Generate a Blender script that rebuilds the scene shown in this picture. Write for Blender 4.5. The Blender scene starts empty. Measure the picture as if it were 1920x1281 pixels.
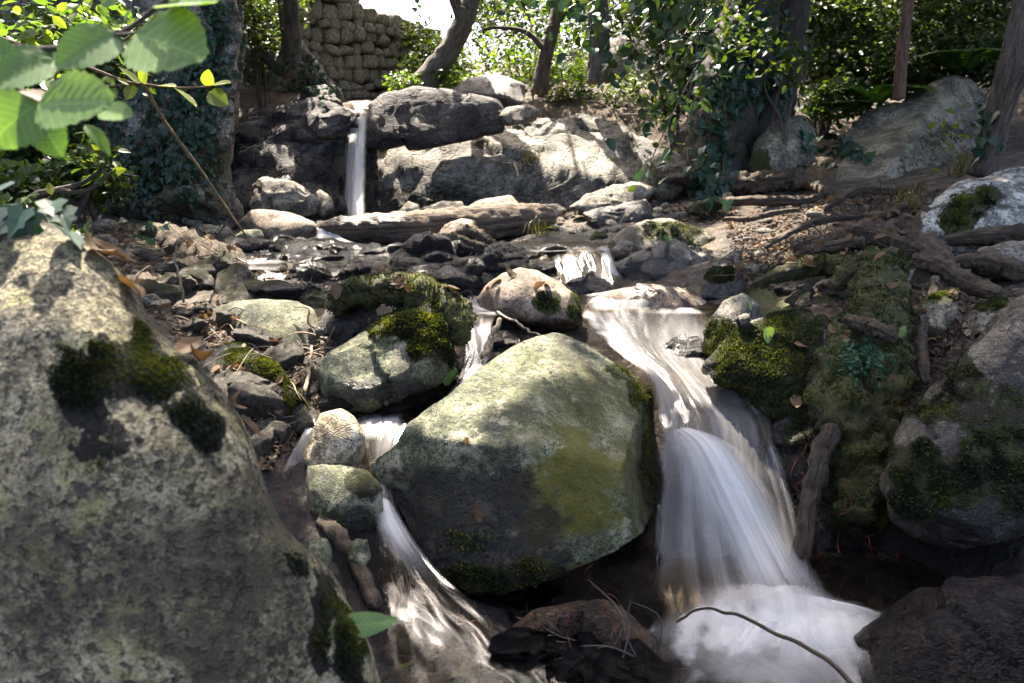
import bpy, bmesh, math, random
import numpy as np
from mathutils import Vector, Matrix
from mathutils.bvhtree import BVHTree
rng = np.random.default_rng(11); random.seed(5)
# ------------------------------------------------------------------ camera, sky, sun, exposure
SC = bpy.context.scene; COL = SC.collection
H = 1.30; PITCH = math.radians(12.6); FPX = 1300.0
cam_d = bpy.data.cameras.new('camera'); cam = bpy.data.objects.new('camera', cam_d); COL.objects.link(cam)
cam.location = (0, 0, H); cam.rotation_euler = (math.pi/2-PITCH, 0, 0)
cam_d.sensor_width = 36; cam_d.lens = FPX/1920*36; cam_d.clip_start = .02; cam_d.clip_end = 400
cam_d.dof.use_dof = True; cam_d.dof.focus_distance = 2.4; cam_d.dof.aperture_fstop = 5.0
SC.camera = cam
SUN_AZ = math.radians(-17); SUN_EL = math.radians(59)
S = np.array([math.sin(SUN_AZ)*math.cos(SUN_EL), math.cos(SUN_AZ)*math.cos(SUN_EL), math.sin(SUN_EL)])
world = bpy.data.worlds.new('World'); SC.world = world; world.use_nodes = True
wn = world.node_tree; wn.nodes.clear()
sky = wn.nodes.new('ShaderNodeTexSky'); sky.sky_type = 'NISHITA'; sky.sun_disc = False
sky.sun_elevation = SUN_EL; sky.sun_rotation = SUN_AZ; sky.dust_density = 7.0; sky.air_density = .62; sky.ozone_density = .2; sky.altitude = 300
bg = wn.nodes.new('ShaderNodeBackground'); bg.inputs[1].default_value = .145
wo = wn.nodes.new('ShaderNodeOutputWorld'); wn.links.new(sky.outputs[0], bg.inputs[0]); wn.links.new(bg.outputs[0], wo.inputs[0])
sl = bpy.data.lights.new('sun', 'SUN'); sl.energy = 5.0; sl.angle = math.radians(.55); sl.color = (1, .9, .76)
so = bpy.data.objects.new('sun', sl); COL.objects.link(so); so.location = (-3, 8, 12)
so.rotation_euler = Vector(-S).to_track_quat('-Z', 'Y').to_euler()
SC.view_settings.view_transform = 'Standard'; SC.view_settings.look = 'None'
SC.view_settings.exposure = 2.6; SC.view_settings.gamma = 1.0
SC.render.engine = 'CYCLES'
cy = SC.cycles; cy.use_denoising = True; cy.max_bounces = 7; cy.diffuse_bounces = 3; cy.glossy_bounces = 3
cy.transmission_bounces = 4; cy.transparent_max_bounces = 14; cy.caustics_reflective = False; cy.caustics_refractive = False
cy.sample_clamp_indirect = 6.0
# ------------------------------------------------------------------ pixel <-> place
CAM = np.array([0, 0, H]); XA = np.array([1., 0, 0])
FA = np.array([0, math.cos(PITCH), -math.sin(PITCH)]); UA = np.array([0, math.sin(PITCH), math.cos(PITCH)])
def ray(px, py):
    a = (np.asarray(px, float)-960)/FPX; b = (640.5-np.asarray(py, float))/FPX
    return FA + a[..., None]*XA + b[..., None]*UA
def W(px, py, Y):
    d = ray(px, py); return CAM + d*(np.asarray(Y, float)/d[..., 1])[..., None]
def proj(P):
    q = np.asarray(P)-CAM; t = q@FA; t = np.where(t < .05, .05, t)
    return 960+FPX*(q@XA)/t, 640.5-FPX*(q@UA)/t
# ------------------------------------------------------------------ noise
def _hash(ix, iy, iz, s):
    h = (ix*374761393+iy*668265263+iz*2147483647+s*1274126177) & 0xffffffff
    h = ((h ^ (h >> 13))*1274126177) & 0xffffffff
    return h ^ (h >> 16)
def perlin(P, seed=0):
    i = np.floor(P).astype(np.int64); f = P-i; u = f*f*f*(f*(f*6-15)+10); out = 0
    for dx in (0, 1):
        for dy in (0, 1):
            for dz in (0, 1):
                h = _hash(i[:, 0]+dx, i[:, 1]+dy, i[:, 2]+dz, seed)
                gx = ((h & 255)/127.5-1); gy = (((h >> 8) & 255)/127.5-1); gz = (((h >> 16) & 255)/127.5-1)
                w = (u[:, 0] if dx else 1-u[:, 0])*(u[:, 1] if dy else 1-u[:, 1])*(u[:, 2] if dz else 1-u[:, 2])
                out = out+w*(gx*(f[:, 0]-dx)+gy*(f[:, 1]-dy)+gz*(f[:, 2]-dz))
    return out
def fbm(P, sc=1., o=4, seed=0, gain=.5, ridged=False):
    t = 0; a = 1.; P = np.asarray(P, float)*sc
    for k in range(o):
        n = perlin(P, seed+k*17)
        t = t+a*((.35-np.abs(n))*1.6 if ridged else n); a *= gain; P = P*2.03+7.1
    return t
def smooth(x, a, b):
    t = np.clip((x-a)/(b-a), 0, 1); return t*t*(3-2*t)
# ------------------------------------------------------------------ mesh helpers
def mesh(name, V, F, attrs=None, uv=None, smoothf=True):
    m = bpy.data.meshes.new(name); V = np.asarray(V, np.float32); F = np.asarray(F, np.int32)
    k = F.shape[1]; m.vertices.add(len(V)); m.vertices.foreach_set('co', V.ravel())
    m.loops.add(F.size); m.loops.foreach_set('vertex_index', F.ravel())
    m.polygons.add(len(F)); m.polygons.foreach_set('loop_start', np.arange(0, F.size, k, dtype=np.int32))
    m.polygons.foreach_set('use_smooth', np.full(len(F), smoothf))
    for n, a in (attrs or {}).items():
        at = m.attributes.new(n, 'FLOAT', 'POINT'); at.data.foreach_set('value', np.asarray(a, np.float32))
    if uv is not None:
        l = m.uv_layers.new(name='UVMap'); l.data.foreach_set('uv', np.asarray(uv, np.float32)[F.ravel()].ravel())
    m.update(calc_edges=True); m.validate(); return m
def put(name, me, mat=None, parent=None, loc=None, label=None, cat=None, group=None, kind=None):
    o = bpy.data.objects.new(name, me); COL.objects.link(o)
    if mat is not None and me is not None and not me.materials: me.materials.append(mat)
    if loc is not None: o.location = Vector([float(x) for x in loc])
    if parent is not None: o.parent = parent
    if label: o['label'] = label
    if cat: o['category'] = cat
    if group: o['group'] = group
    if kind: o['kind'] = kind
    return o
def empty(name, loc, label, cat, group=None):
    o = put(name, None, loc=loc, label=label, cat=cat, group=group); o.empty_display_size = .1; return o
_ico = {}
def ico(l):
    if l not in _ico:
        bm = bmesh.new(); bmesh.ops.create_icosphere(bm, subdivisions=l, radius=1)
        _ico[l] = (np.array([v.co[:] for v in bm.verts]), np.array([[v.index for v in f.verts] for f in bm.faces])); bm.free()
    return _ico[l]
# ------------------------------------------------------------------ materials
class G:
    def __init__(s, name):
        s.m = bpy.data.materials.new(name); s.m.use_nodes = True; s.t = s.m.node_tree; s.t.nodes.clear()
    def n(s, typ, props=None, **inp):
        x = s.t.nodes.new('ShaderNode'+typ)
        for k, v in (props or {}).items(): setattr(x, k, v)
        for k, v in inp.items():
            key = int(k[1:]) if k[0] == '_' and k[1:].isdigit() else k.replace('__', ' ')
            i = x.inputs[key]
            if isinstance(v, bpy.types.NodeSocket): s.t.links.new(v, i)
            else: i.default_value = v
        return x
    def math(s, op, a, b=0., clamp=False): return s.n('Math', dict(operation=op, use_clamp=clamp), _0=a, _1=b).outputs[0]
    def mix(s, f, a, b, bt='MIX'):
        x = s.n('Mix', dict(data_type='RGBA', blend_type=bt, clamp_factor=True))
        for i, v in ((0, f), (6, a), (7, b)):
            if isinstance(v, bpy.types.NodeSocket): s.t.links.new(v, x.inputs[i])
            else: x.inputs[i].default_value = (*v, 1) if isinstance(v, tuple) and len(v) == 3 else v
        return x.outputs[2]
    def ramp(s, f, stops, interp='LINEAR'):
        x = s.n('ValToRGB', _0=f); e = x.color_ramp; e.interpolation = interp
        while len(e.elements) < len(stops): e.elements.new(.5)
        for el, (p, c) in zip(e.elements, stops):
            el.position = p; el.color = (*c, 1) if isinstance(c, tuple) else (c, c, c, 1)
        return x.outputs[0]
    def noise(s, co, sc, det=5, rough=.6, dist=0.):
        return s.n('TexNoise', None, Vector=co, Scale=sc, Detail=det, Roughness=rough, Distortion=dist).outputs[0]
    def attr(s, n): return s.n('Attribute', dict(attribute_name=n)).outputs['Fac']
    def out(s, sh): s.n('OutputMaterial', None, Surface=sh); return s.m
MOSS_D, MOSS_L = (.012, .014, .005), (.11, .11, .016)
def rockmat(name, dark, mid, light, s1=6., s2=40., lichen=None, lamt=.58, rough=.8, stretch=(1, 1, 1), pits=.5, bump=.5, algc=(.15, .135, .005), crack=.0, grain=0., stain=0., spec=.45):
    g = G(name); co = g.n('TexCoord').outputs['Object']
    co = g.n('Mapping', None, Vector=co, Scale=stretch).outputs[0]
    n1 = g.noise(co, s1, 7, .62, .4); n2 = g.noise(co, s2, 6, .7); n3 = g.noise(co, s2*4, 3, .6)
    c = g.ramp(n1, [(.4, dark), (.5, mid), (.61, light)])
    c = g.mix(g.ramp(n2, [(.36, 1.), (.5, .0)]), c, dark)
    c = g.mix(g.math('MULTIPLY', g.ramp(n2, [(.54, 0.), (.66, 1.)]), .55), c, light)
    c = g.mix(.55, c, g.ramp(n3, [(.34, .05), (.66, 1.)]), 'OVERLAY')
    if grain:
        wc = g.n('Mix', dict(data_type='VECTOR'), _0=.012, _4=co, _5=g.n('TexNoise', None, Vector=co, Scale=60., Detail=2.).outputs[1]).outputs[1]
        gv = g.n('SeparateColor', None, Color=g.n('TexVoronoi', None, Vector=wc, Scale=grain).outputs[1]).outputs[0]
        gw = g.math('ADD', gv, g.math('MULTIPLY', g.math('SUBTRACT', n1, .5), 1.5))
        c = g.mix(.38, c, g.ramp(gw, [(.12, dark), (.4, mid), (.62, light), (.95, tuple(min(.7, x*1.35) for x in light))]))
    pit = g.ramp(g.noise(co, s2*1.3, 3, .6), [(.56, 0.), (.63, 1.)])
    c = g.mix(g.math('MULTIPLY', pit, pits), c, (.03, .028, .03))
    if lichen:
        lf = g.math('MULTIPLY', g.ramp(g.noise(co, s1*1.8, 9, .72), [(lamt, 0.), (lamt+.06, 1.)]), .85)
        c = g.mix(lf, c, lichen)
    if stain:
        sn = g.math('MULTIPLY', g.ramp(g.noise(co, 3.6, 11, .72, .5), [(.5, 0.), (.6, 1.)]), stain)
        c = g.mix(sn, c, g.mix(n2, (.02, .017, .012), (.09, .078, .045)))
    al = g.math('MULTIPLY', g.attr('alg'), g.ramp(g.noise(co, 18, 8, .75), [(.28, .25), (.6, 1.)]))
    al = g.math('MINIMUM', al, .92); c = g.mix(al, c, g.mix(n3, algc, tuple(x*.25 for x in algc)))
    wet = g.attr('wet')
    wv = g.math('ADD', wet, g.math('MULTIPLY', g.math('SUBTRACT', g.noise(co, 14, 6, .65), .5), 1.1))
    wv = g.math('MULTIPLY', g.ramp(wv, [(.2, 0.), (.8, 1.)]), g.ramp(wet, [(.02, 0.), (.3, 1.)]))
    c = g.mix(wv, c, g.mix(1., c, (.2, .18, .19), 'MULTIPLY'))
    ms = g.attr('moss'); mn = g.noise(co, 20, 7, .75)
    mf = g.math('ADD', ms, g.math('MULTIPLY', g.math('SUBTRACT', mn, .5), 1.5))
    mf = g.math('MULTIPLY', g.ramp(mf, [(.42, 0.), (.55, 1.)]), g.ramp(ms, [(.03, 0.), (.2, 1.)]))
    mcol = g.ramp(g.noise(co, 75, 5, .7), [(.3, MOSS_D), (.55, (.04, .046, .009)), (.75, MOSS_L)])
    mcol = g.mix(g.math('MULTIPLY', g.ramp(g.noise(co, 7, 5, .65), [(.46, 0.), (.6, 1.)]), .8), mcol, (.028, .02, .012))
    c = g.mix(mf, c, mcol)
    ro = g.math('SUBTRACT', rough, g.math('MULTIPLY', wv, rough-.22))
    ro = g.math('ADD', ro, g.math('MULTIPLY', mf, .6), True)
    h = g.math('ADD', g.math('MULTIPLY', n2, .7), g.math('MULTIPLY', n3, .25))
    h = g.math('SUBTRACT', h, g.math('MULTIPLY', pit, .35))
    if crack:
        v = g.n('TexVoronoi', dict(feature='DISTANCE_TO_EDGE'), Vector=g.n('Mapping', None, Vector=co, Scale=(1, 1, 2.2)).outputs[0], Scale=crack)
        cr = g.ramp(v.outputs[0], [(.0, 0.), (.04, 1.)]); h = g.math('ADD', h, g.math('MULTIPLY', cr, .9))
    h = g.math('ADD', h, g.math('MULTIPLY', g.math('MULTIPLY', g.noise(co, 150, 3, .7), mf), 2.))
    bp = g.n('Bump', None, Strength=bump, Distance=.02, Height=h)
    p = g.n('BsdfPrincipled', None, Base__Color=c, Roughness=ro, Normal=bp.outputs[0])
    p.inputs['Specular IOR Level'].default_value = spec
    return g.out(p.outputs[0])
M = {}
M['granite'] = rockmat('pale speckled granite', (.042, .034, .02), (.215, .185, .096), (.5, .44, .285), 8, 55, (.36, .34, .14), .54, pits=.7, bump=1.4, grain=200., stain=.85)
M['greengrey'] = rockmat('green grey stone', (.036, .04, .022), (.105, .115, .062), (.25, .25, .155), 5.5, 60, (.4, .36, .26), .56, pits=.9, bump=.8, stain=.6)
M['tan'] = rockmat('tan veined stone', (.10, .075, .04), (.27, .22, .14), (.42, .37, .27), 9, 45, None, pits=.3, bump=.6, crack=14)
M['brown'] = rockmat('brown round stone', (.07, .045, .03), (.17, .12, .08), (.33, .27, .2), 5, 50, None, pits=.5, bump=.35)
M['grey'] = rockmat('weathered grey stone', (.045, .038, .028), (.15, .132, .098), (.33, .29, .22), 5, 38, (.34, .31, .22), .62, pits=.4, bump=.6)
M['cliff'] = rockmat('fissured cliff rock', (.033, .03, .025), (.12, .107, .083), (.28, .255, .21), 3, 22, (.32, .3, .23), .62, pits=.3, bump=.9, crack=3.5)
M['dark'] = rockmat('dark wet slate', (.018, .015, .015), (.05, .043, .038), (.115, .1, .085), 5, 40, None, rough=.45, pits=.4, bump=1.)
M['white'] = rockmat('whitish lichen boulder', (.05, .047, .04), (.22, .215, .185), (.45, .44, .39), 6, 32, (.5, .49, .43), .56, pits=.5, bump=.7)
M['cliffshade'] = rockmat('shade-toned cliff rock', (.02, .017, .018), (.05, .044, .044), (.12, .108, .1), 3, 22, (.16, .14, .12), .66, pits=.3, bump=1., crack=4)  # darker copy of the cliff rock, shade put into its colour
M['purple'] = rockmat('dark purplish boulder stone', (.025, .02, .016), (.08, .066, .048), (.2, .17, .125), 6, 42, (.25, .23, .15), .62, pits=.3, bump=.9)
M['brownwet'] = rockmat('wet brown streambed stone', (.012, .006, .004), (.045, .023, .013), (.13, .075, .042), 7, 36, None, rough=.4, pits=.4, bump=1.8, spec=.4)
M['wallstone'] = rockmat('tan wall stone', (.13, .11, .08), (.27, .235, .175), (.45, .4, .31), 3, 9, None, pits=.3, bump=.6)
M['slab'] = rockmat('grey slanted slab stone', (.05, .043, .03), (.14, .12, .082), (.28, .245, .175), 4, 34, (.3, .3, .2), .58, pits=.25, bump=.5)
def soilmat(name, cols, wetcol=(.012, .009, .009)):
    g = G(name); co = g.n('TexCoord').outputs['Object']
    n1 = g.noise(co, 9, 8, .7); n2 = g.noise(co, 60, 6, .75)
    c = g.ramp(n1, [(.3, cols[0]), (.5, cols[1]), (.72, cols[2])])
    c = g.mix(.6, c, g.ramp(n2, [(.3, .1), (.72, .95)]), 'OVERLAY')
    wet = g.attr('wet'); c = g.mix(wet, c, wetcol)
    ms = g.attr('moss'); mf = g.ramp(g.math('ADD', ms, g.math('MULTIPLY', g.math('SUBTRACT', g.noise(co, 15, 7, .75), .5), 1.4)), [(.45, 0.), (.6, 1.)])
    mf = g.math('MULTIPLY', mf, g.ramp(ms, [(.03, 0.), (.2, 1.)]))
    c = g.mix(mf, c, g.ramp(g.noise(co, 75, 5, .7), [(.3, MOSS_D), (.75, MOSS_L)]))
    ro = g.math('SUBTRACT', .9, g.math('MULTIPLY', wet, .66))
    v = g.n('TexVoronoi', None, Vector=co, Scale=70).outputs[0]
    h = g.math('ADD', g.math('MULTIPLY', n2, 1.2), g.math('MULTIPLY', v, .5))
    bp = g.n('Bump', None, Strength=.8, Distance=.03, Height=h)
    return g.out(g.n('BsdfPrincipled', None, Base__Color=c, Roughness=ro, Normal=bp.outputs[0]).outputs[0])
M['soil'] = soilmat('soil and leaf litter', ((.018, .012, .009), (.065, .046, .03), (.22, .165, .11)))
def barkmat(name, a, b, rough=.85, sc=(1, 1, .18), s=26, moss=True, bump=.9):
    g = G(name); uv = g.n('TexCoord').outputs['UV']
    co = g.n('Mapping', None, Vector=uv, Scale=(1., .22, 1)).outputs[0]
    ob = g.n('TexCoord').outputs['Object']
    n1 = g.noise(co, s, 7, .7, .6); n2 = g.noise(ob, 60, 5, .7)
    c = g.ramp(n1, [(.35, a), (.62, b)]); c = g.mix(.5, c, g.ramp(n2, [(.3, .15), (.7, .9)]), 'OVERLAY')
    ms = g.attr('moss'); mf = g.ramp(g.math('ADD', ms, g.math('MULTIPLY', g.math('SUBTRACT', g.noise(ob, 18, 7, .75), .5), 1.5)), [(.45, 0.), (.58, 1.)])
    mf = g.math('MULTIPLY', mf, g.ramp(ms, [(.03, 0.), (.2, 1.)]))
    c = g.mix(mf, c, g.ramp(g.noise(ob, 75, 5, .7), [(.3, MOSS_D), (.75, MOSS_L)]))
    wet = g.attr('wet'); c = g.mix(wet, c, g.mix(1., c, (.35, .33, .35), 'MULTIPLY'))
    ro = g.math('SUBTRACT', rough, g.math('MULTIPLY', wet, .6))
    h = g.math('ADD', n1, g.math('MULTIPLY', n2, .3))
    bp = g.n('Bump', None, Strength=bump, Distance=.03, Height=h)
    return g.out(g.n('BsdfPrincipled', None, Base__Color=c, Roughness=ro, Normal=bp.outputs[0]).outputs[0])
M['bark'] = barkmat('furrowed brown bark', (.02, .015, .011), (.13, .1, .075))
M['darkbark'] = barkmat('dark mossy bark', (.012, .01, .007), (.065, .05, .036), s=20)
M['barkgrey'] = barkmat('grey bark', (.035, .03, .026), (.2, .17, .14))
M['barkred'] = barkmat('reddish thin bark', (.05, .026, .016), (.2, .11, .07), bump=.5)
M['root'] = barkmat('root bark', (.022, .015, .009), (.14, .1, .062), bump=1.2, s=34)
M['logbark'] = barkmat('rotting log wood', (.02, .014, .01), (.2, .14, .09), s=18)
M['twig'] = barkmat('pale dry twig', (.1, .075, .05), (.34, .26, .17), bump=.3)
M['darktwig'] = barkmat('dark wet twig', (.012, .009, .008), (.05, .038, .03), rough=.35, bump=.4)
M['redroot'] = barkmat('red rootlet', (.035, .004, .004), (.16, .014, .01), rough=.35, bump=.2)
def leafmat(name, stops, trans=.45, tcol=None, rough=.4, veins=False):
    g = G(name); r = g.attr('rnd'); c = g.ramp(r, stops)
    if veins:
        uv = g.n('TexCoord').outputs['UV']; sx = g.n('SeparateXYZ', None, Vector=uv)
        ay = g.math('ABSOLUTE', sx.outputs[1])
        side = g.math('PINGPONG', g.math('SUBTRACT', sx.outputs[0], g.math('MULTIPLY', ay, .75)), .062)
        vein = g.math('MAXIMUM', g.ramp(side, [(.0, 1.), (.011, 0.)]), g.ramp(ay, [(.0, 1.), (.02, 0.)]))
        bl = g.noise(uv, 6, 4, .6); c = g.mix(g.math('MULTIPLY', bl, .5), c, g.mix(1., c, (.55, .6, .4), 'MULTIPLY'))
        c = g.mix(g.math('MULTIPLY', vein, .8), c, g.mix(1., c, (1.9, 1.7, 1.7), 'MULTIPLY'))
    d = g.n('BsdfPrincipled', None, Base__Color=c, Roughness=rough)
    d.inputs['Specular IOR Level'].default_value = .35
    tc = g.mix(1., c, tcol or (1.9, 1.75, .45), 'MULTIPLY')
    t = g.n('BsdfTranslucent', None, Color=tc)
    return g.out(g.n('MixShader', None, _0=trans, _1=d.outputs[0], _2=t.outputs[0]).outputs[0])
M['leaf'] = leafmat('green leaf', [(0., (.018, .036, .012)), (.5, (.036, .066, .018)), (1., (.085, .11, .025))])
M['leafback'] = leafmat('bright backlit leaf', [(0., (.045, .09, .02)), (.5, (.08, .13, .03)), (1., (.14, .165, .035))], .55, (1.6, 1.65, .5))  # lighter copy of the green leaf, backlight put into its colour
M['alder'] = leafmat('alder leaf', [(0., (.05, .11, .035)), (.5, (.09, .18, .055)), (1., (.15, .25, .085))], .52, (1.9, 1.8, .6), .5, True)
M['ivy'] = leafmat('dark glossy ivy leaf', [(0., (.012, .032, .018)), (.6, (.022, .055, .03)), (1., (.05, .10, .035))], .2, rough=.28)
M['dry'] = leafmat('dry fallen leaf', [(0., (.05, .032, .02)), (.4, (.13, .08, .045)), (.75, (.2, .13, .07)), (.93, (.26, .165, .06)), (1., (.36, .24, .06))], .25, (1.5, 1.2, .7), .7, True)
M['litter'] = leafmat('leaf litter', [(0., (.03, .02, .014)), (.5, (.085, .055, .035)), (.85, (.17, .12, .08)), (1., (.3, .22, .14))], .12, (1.3, 1.1, .7), .8)
M['freshfall'] = leafmat('fresh green fallen leaf', [(0., (.1, .17, .05)), (1., (.2, .26, .09))], .3, (1.3, 1.4, .5), .5, True)
M['moss'] = leafmat('moss', [(0., (.01, .012, .004)), (.55, (.034, .04, .008)), (1., (.12, .125, .018))], .3, (1.5, 1.6, .5), .8)
M['mossdark'] = leafmat('dark moss', [(0., (.006, .008, .003)), (.55, (.018, .022, .006)), (1., (.075, .08, .012))], .25, (1.5, 1.6, .5), .8)
M['fern'] = leafmat('fern frond', [(0., (.03, .09, .02)), (1., (.08, .17, .035))], .45)
M['grass'] = leafmat('grass blade', [(0., (.05, .065, .02)), (1., (.18, .16, .08))], .4)
M['liver'] = leafmat('bluish green liverwort', [(0., (.02, .07, .035)), (1., (.035, .09, .045))], .25, (1.3, 1.5, .9), .5)
def watermat(name, tint=(.62, .55, .45), foamcol=(.78, .76, .75), sv=15., su=.7, k=1.0, rough=.22, deep=.06):
    g = G(name); uv = g.n('TexCoord').outputs['UV']
    co = g.n('Mapping', None, Vector=uv, Scale=(su, sv, 1)).outputs[0]
    co2 = g.n('Mapping', None, Vector=uv, Scale=(su*.7, sv*.28, 1)).outputs[0]
    s1 = g.noise(co, 1, 4, .6, .3); s2 = g.noise(co2, 1, 3, .55, .6)
    st = g.math('SUBTRACT', g.math('ADD', g.math('MULTIPLY', s1, .4), g.math('MULTIPLY', s2, .6)), .5)
    fo = g.attr('foam')
    f = g.math('ADD', fo, g.math('MULTIPLY', st, k))
    f = g.math('MULTIPLY', g.ramp(f, [(.08, 0.), (1.05, 1.)], 'EASE'), g.ramp(fo, [(.01, 0.), (.15, 1.)]))
    bp = g.n('Bump', None, Strength=.12, Distance=.02, Height=g.math('ADD', s1, s2))
    gl = g.n('BsdfGlossy', None, Color=(1, 1, 1, 1), Roughness=rough, Normal=bp.outputs[0])
    tr = g.n('BsdfTransparent', None, Color=(*tint, 1)); df = g.n('BsdfDiffuse', None, Color=(.05, .045, .04, 1))
    body = g.n('MixShader', None, _0=deep, _1=tr.outputs[0], _2=df.outputs[0])
    fr = g.n('Fresnel', None, IOR=1.33, Normal=bp.outputs[0])
    cl = g.n('MixShader', None, _0=g.math('MULTIPLY', fr.outputs[0], .13), _1=body.outputs[0], _2=gl.outputs[0])
    wd = g.n('BsdfDiffuse', None, Color=(*foamcol, 1)); wt = g.n('BsdfTranslucent', None, Color=(*foamcol, 1))
    wh = g.n('MixShader', None, _0=.4, _1=wd.outputs[0], _2=wt.outputs[0])
    sh = g.n('MixShader', None, _0=g.math('MULTIPLY', f, .93), _1=cl.outputs[0], _2=wh.outputs[0])
    t0 = g.n('BsdfTransparent', None, Color=(1, 1, 1, 1))
    al = g.attr('alpha')
    return g.out(g.n('MixShader', None, _0=al, _1=t0.outputs[0], _2=sh.outputs[0]).outputs[0])
M['water'] = watermat('stream water')
def veilmat(name, col=(.9, .89, .87), sv=34., su=.5, k=2.3, lo=.1, hi=1.15):
    g = G(name); uv = g.n('TexCoord').outputs['UV']
    s1 = g.noise(g.n('Mapping', None, Vector=uv, Scale=(su, sv, 1)).outputs[0], 1, 4, .65, .2)
    s2 = g.noise(g.n('Mapping', None, Vector=uv, Scale=(su*.6, sv*.22, 1)).outputs[0], 1, 3, .5, .5)
    st = g.math('SUBTRACT', g.math('ADD', g.math('MULTIPLY', s1, .4), g.math('MULTIPLY', s2, .6)), .5)
    fo = g.attr('foam'); f = g.math('ADD', fo, g.math('MULTIPLY', st, k))
    f = g.math('MULTIPLY', g.ramp(f, [(lo, 0.), (hi, 1.)], 'EASE'), g.attr('alpha'))
    wd = g.n('BsdfDiffuse', None, Color=(*col, 1)); wt = g.n('BsdfTranslucent', None, Color=(*col, 1))
    wh = g.n('MixShader', None, _0=.45, _1=wd.outputs[0], _2=wt.outputs[0])
    t0 = g.n('BsdfTransparent', None, Color=(1, 1, 1, 1))
    return g.out(g.n('MixShader', None, _0=f, _1=t0.outputs[0], _2=wh.outputs[0]).outputs[0])
M['veil'] = veilmat('silky white water')
M['mist'] = veilmat('soft splash water', sv=13., su=1.2, k=1.9, lo=.1, hi=1.15)
# ------------------------------------------------------------------ ground
def c(px, py, Y, dz=0.): p = W(px, py, Y); return (p[0], p[1], p[2]+dz)
GP = [c(*a) for a in [
 (1400,1210,1.5,-.16),(1250,1250,1.35,-.14),(1600,1230,1.45,-.14),(1500,1130,1.75,-.12),(900,1240,1.42,-.06),(800,1120,1.62,-.07),(730,1000,1.85,-.07),(740,800,2.3,-.12),(650,765,2.4,-.08),
 (1100,1150,1.65,-.1),(950,1120,1.75,-.12),(820,1010,1.92,-.14),(1130,1050,1.9,-.15),(880,950,2.2,-.25),(1000,900,2.3,-.3),(1100,900,2.35,-.3),(980,760,2.5,-.3),(1330,790,2.3,-.14),(1350,900,2.12,-.1),(1350,1000,2.0,-.1),(1270,700,2.5,-.1),(1200,620,2.95,-.12),(1150,580,3.2,-.1),(1300,600,3.1,-.08),
 (850,575,3.25,-.07),(750,570,3.3,-.03),(900,650,2.8,-.06),(640,560,3.5,-.02),(1100,545,3.65,-.1),(1080,470,4.3,-.05),(900,480,4.35,-.04),(700,480,4.7,-.03),(480,510,4.2,-.06),(560,540,3.7,0),(450,470,5.0,-.04),(600,450,5.5,-.05),
 (800,456,5.7,-.1),(1000,450,5.4,-.03),(680,405,7.3,-.1),(560,408,7.2,-.05),(900,392,7.6,0),(1100,395,6.6,0),(1250,385,6.3,0),
 (1430,600,2.75,-.1),(1500,620,2.6,-.06),(1350,700,2.5,-.08),(1520,760,2.35,-.12),(1560,900,2.15,-.12),(1560,1050,1.95,-.14),(1620,1080,1.9,-.12),(1480,960,2.1,-.1),(1750,1060,1.8,-.1),(1620,560,2.85,-.04),(1800,570,2.75,-.06),(1700,700,2.4,-.05),(1680,800,2.15,-.03),
 (1700,480,3.6,-.03),(1500,480,3.8,-.03),(1900,510,3.2,-.06),(1430,430,4.6,-.03),(1380,490,3.9,-.04),(1600,400,4.7,-.02),(1500,352,6.0,-.02),(1350,358,6.3,-.02),(1800,345,5.2,-.02),(1950,335,5,0),(1700,350,5.6,0),
 (1550,260,8.5),(1800,200,9.),(1950,220,8.),(1320,240,9.),(800,175,9.4),(1000,215,10.0),(1100,200,10.0),(1200,230,9.6),(800,405,8.6,-.1),(1000,400,8.8,-.1),(1150,390,8.6,-.1),(760,400,8.0,-.1),(760,300,8.5,-.25),(720,330,8.5,-.5),(740,370,8.3,-.4),(705,300,8.7,-.5),(700,390,8.1,-.3),(830,290,8.8,-.3),(920,280,9.,-.3),(550,410,8.2,-.1),(850,240,10.2,-.1),(640,405,8.0,-.1),(1000,150,13),(1200,150,13),(880,158,12.),(680,196,9.0,-.08),(560,180,9.3),(730,188,9.8,-.12),(650,190,10.,-.2),(500,190,9.2),
 (400,470,4.6),(300,432,5.2),(200,425,5.5),(120,420,5.6),(350,560,3.4),(300,575,3.2,-.02),(450,640,2.75,-.06),(480,800,2.2,-.03),(420,720,2.3,-.06),(540,900,1.98,-.04),(560,1010,1.75,-.06),(620,1150,1.5,-.08),(680,1250,1.4,-.08)]]
GP += [(a, b, z+H) for a, b, z in [(-.9,1.0,-1.05),(-1.3,1.6,-.8),(-1.6,2.5,-.45),(-2.3,3.5,-.3),(0,.3,-1.25),(-1,-.5,-1.1),(1,-.3,-1.25),(2,.4,-1.15),(1.5,1.1,-1.1),(2.1,1.8,-.75),(2.6,2.4,-.35),(3.3,3.2,-.1),(-3,2,.1),(4,1,-.3),
 (-4.6,5,.7),(-6,3,1.4),(-7,8,2.6),(-9,12,4.),(6.5,6,1.0),(6,3,.6),(9,9,3.),(10,14,5.),(-4.2,9.5,1.6),(-5,14,3.2),(0,20,2.3),(-8,20,4.),(8,20,4.),(0,60,5.),(30,60,16.),(-30,60,16.),(20,10,8.),(-20,10,8.),(10,-2,.6),(-10,-2,1.2),(0,-3,-1.1),(25,-3,3.),(-25,-3,3.)]]
GP = np.array(GP)
def _k(a, b): return np.sqrt(((a[:, None, :]-b[None, :, :])**2).sum(-1)+.0025)
_A = _k(GP[:, :2], GP[:, :2]); _n = len(GP)
_B = np.block([[_A-np.eye(_n)*.01, np.ones((_n, 1))], [np.ones((1, _n)), np.zeros((1, 1))]])
_w = np.linalg.solve(_B, np.r_[GP[:, 2], 0])
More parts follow.
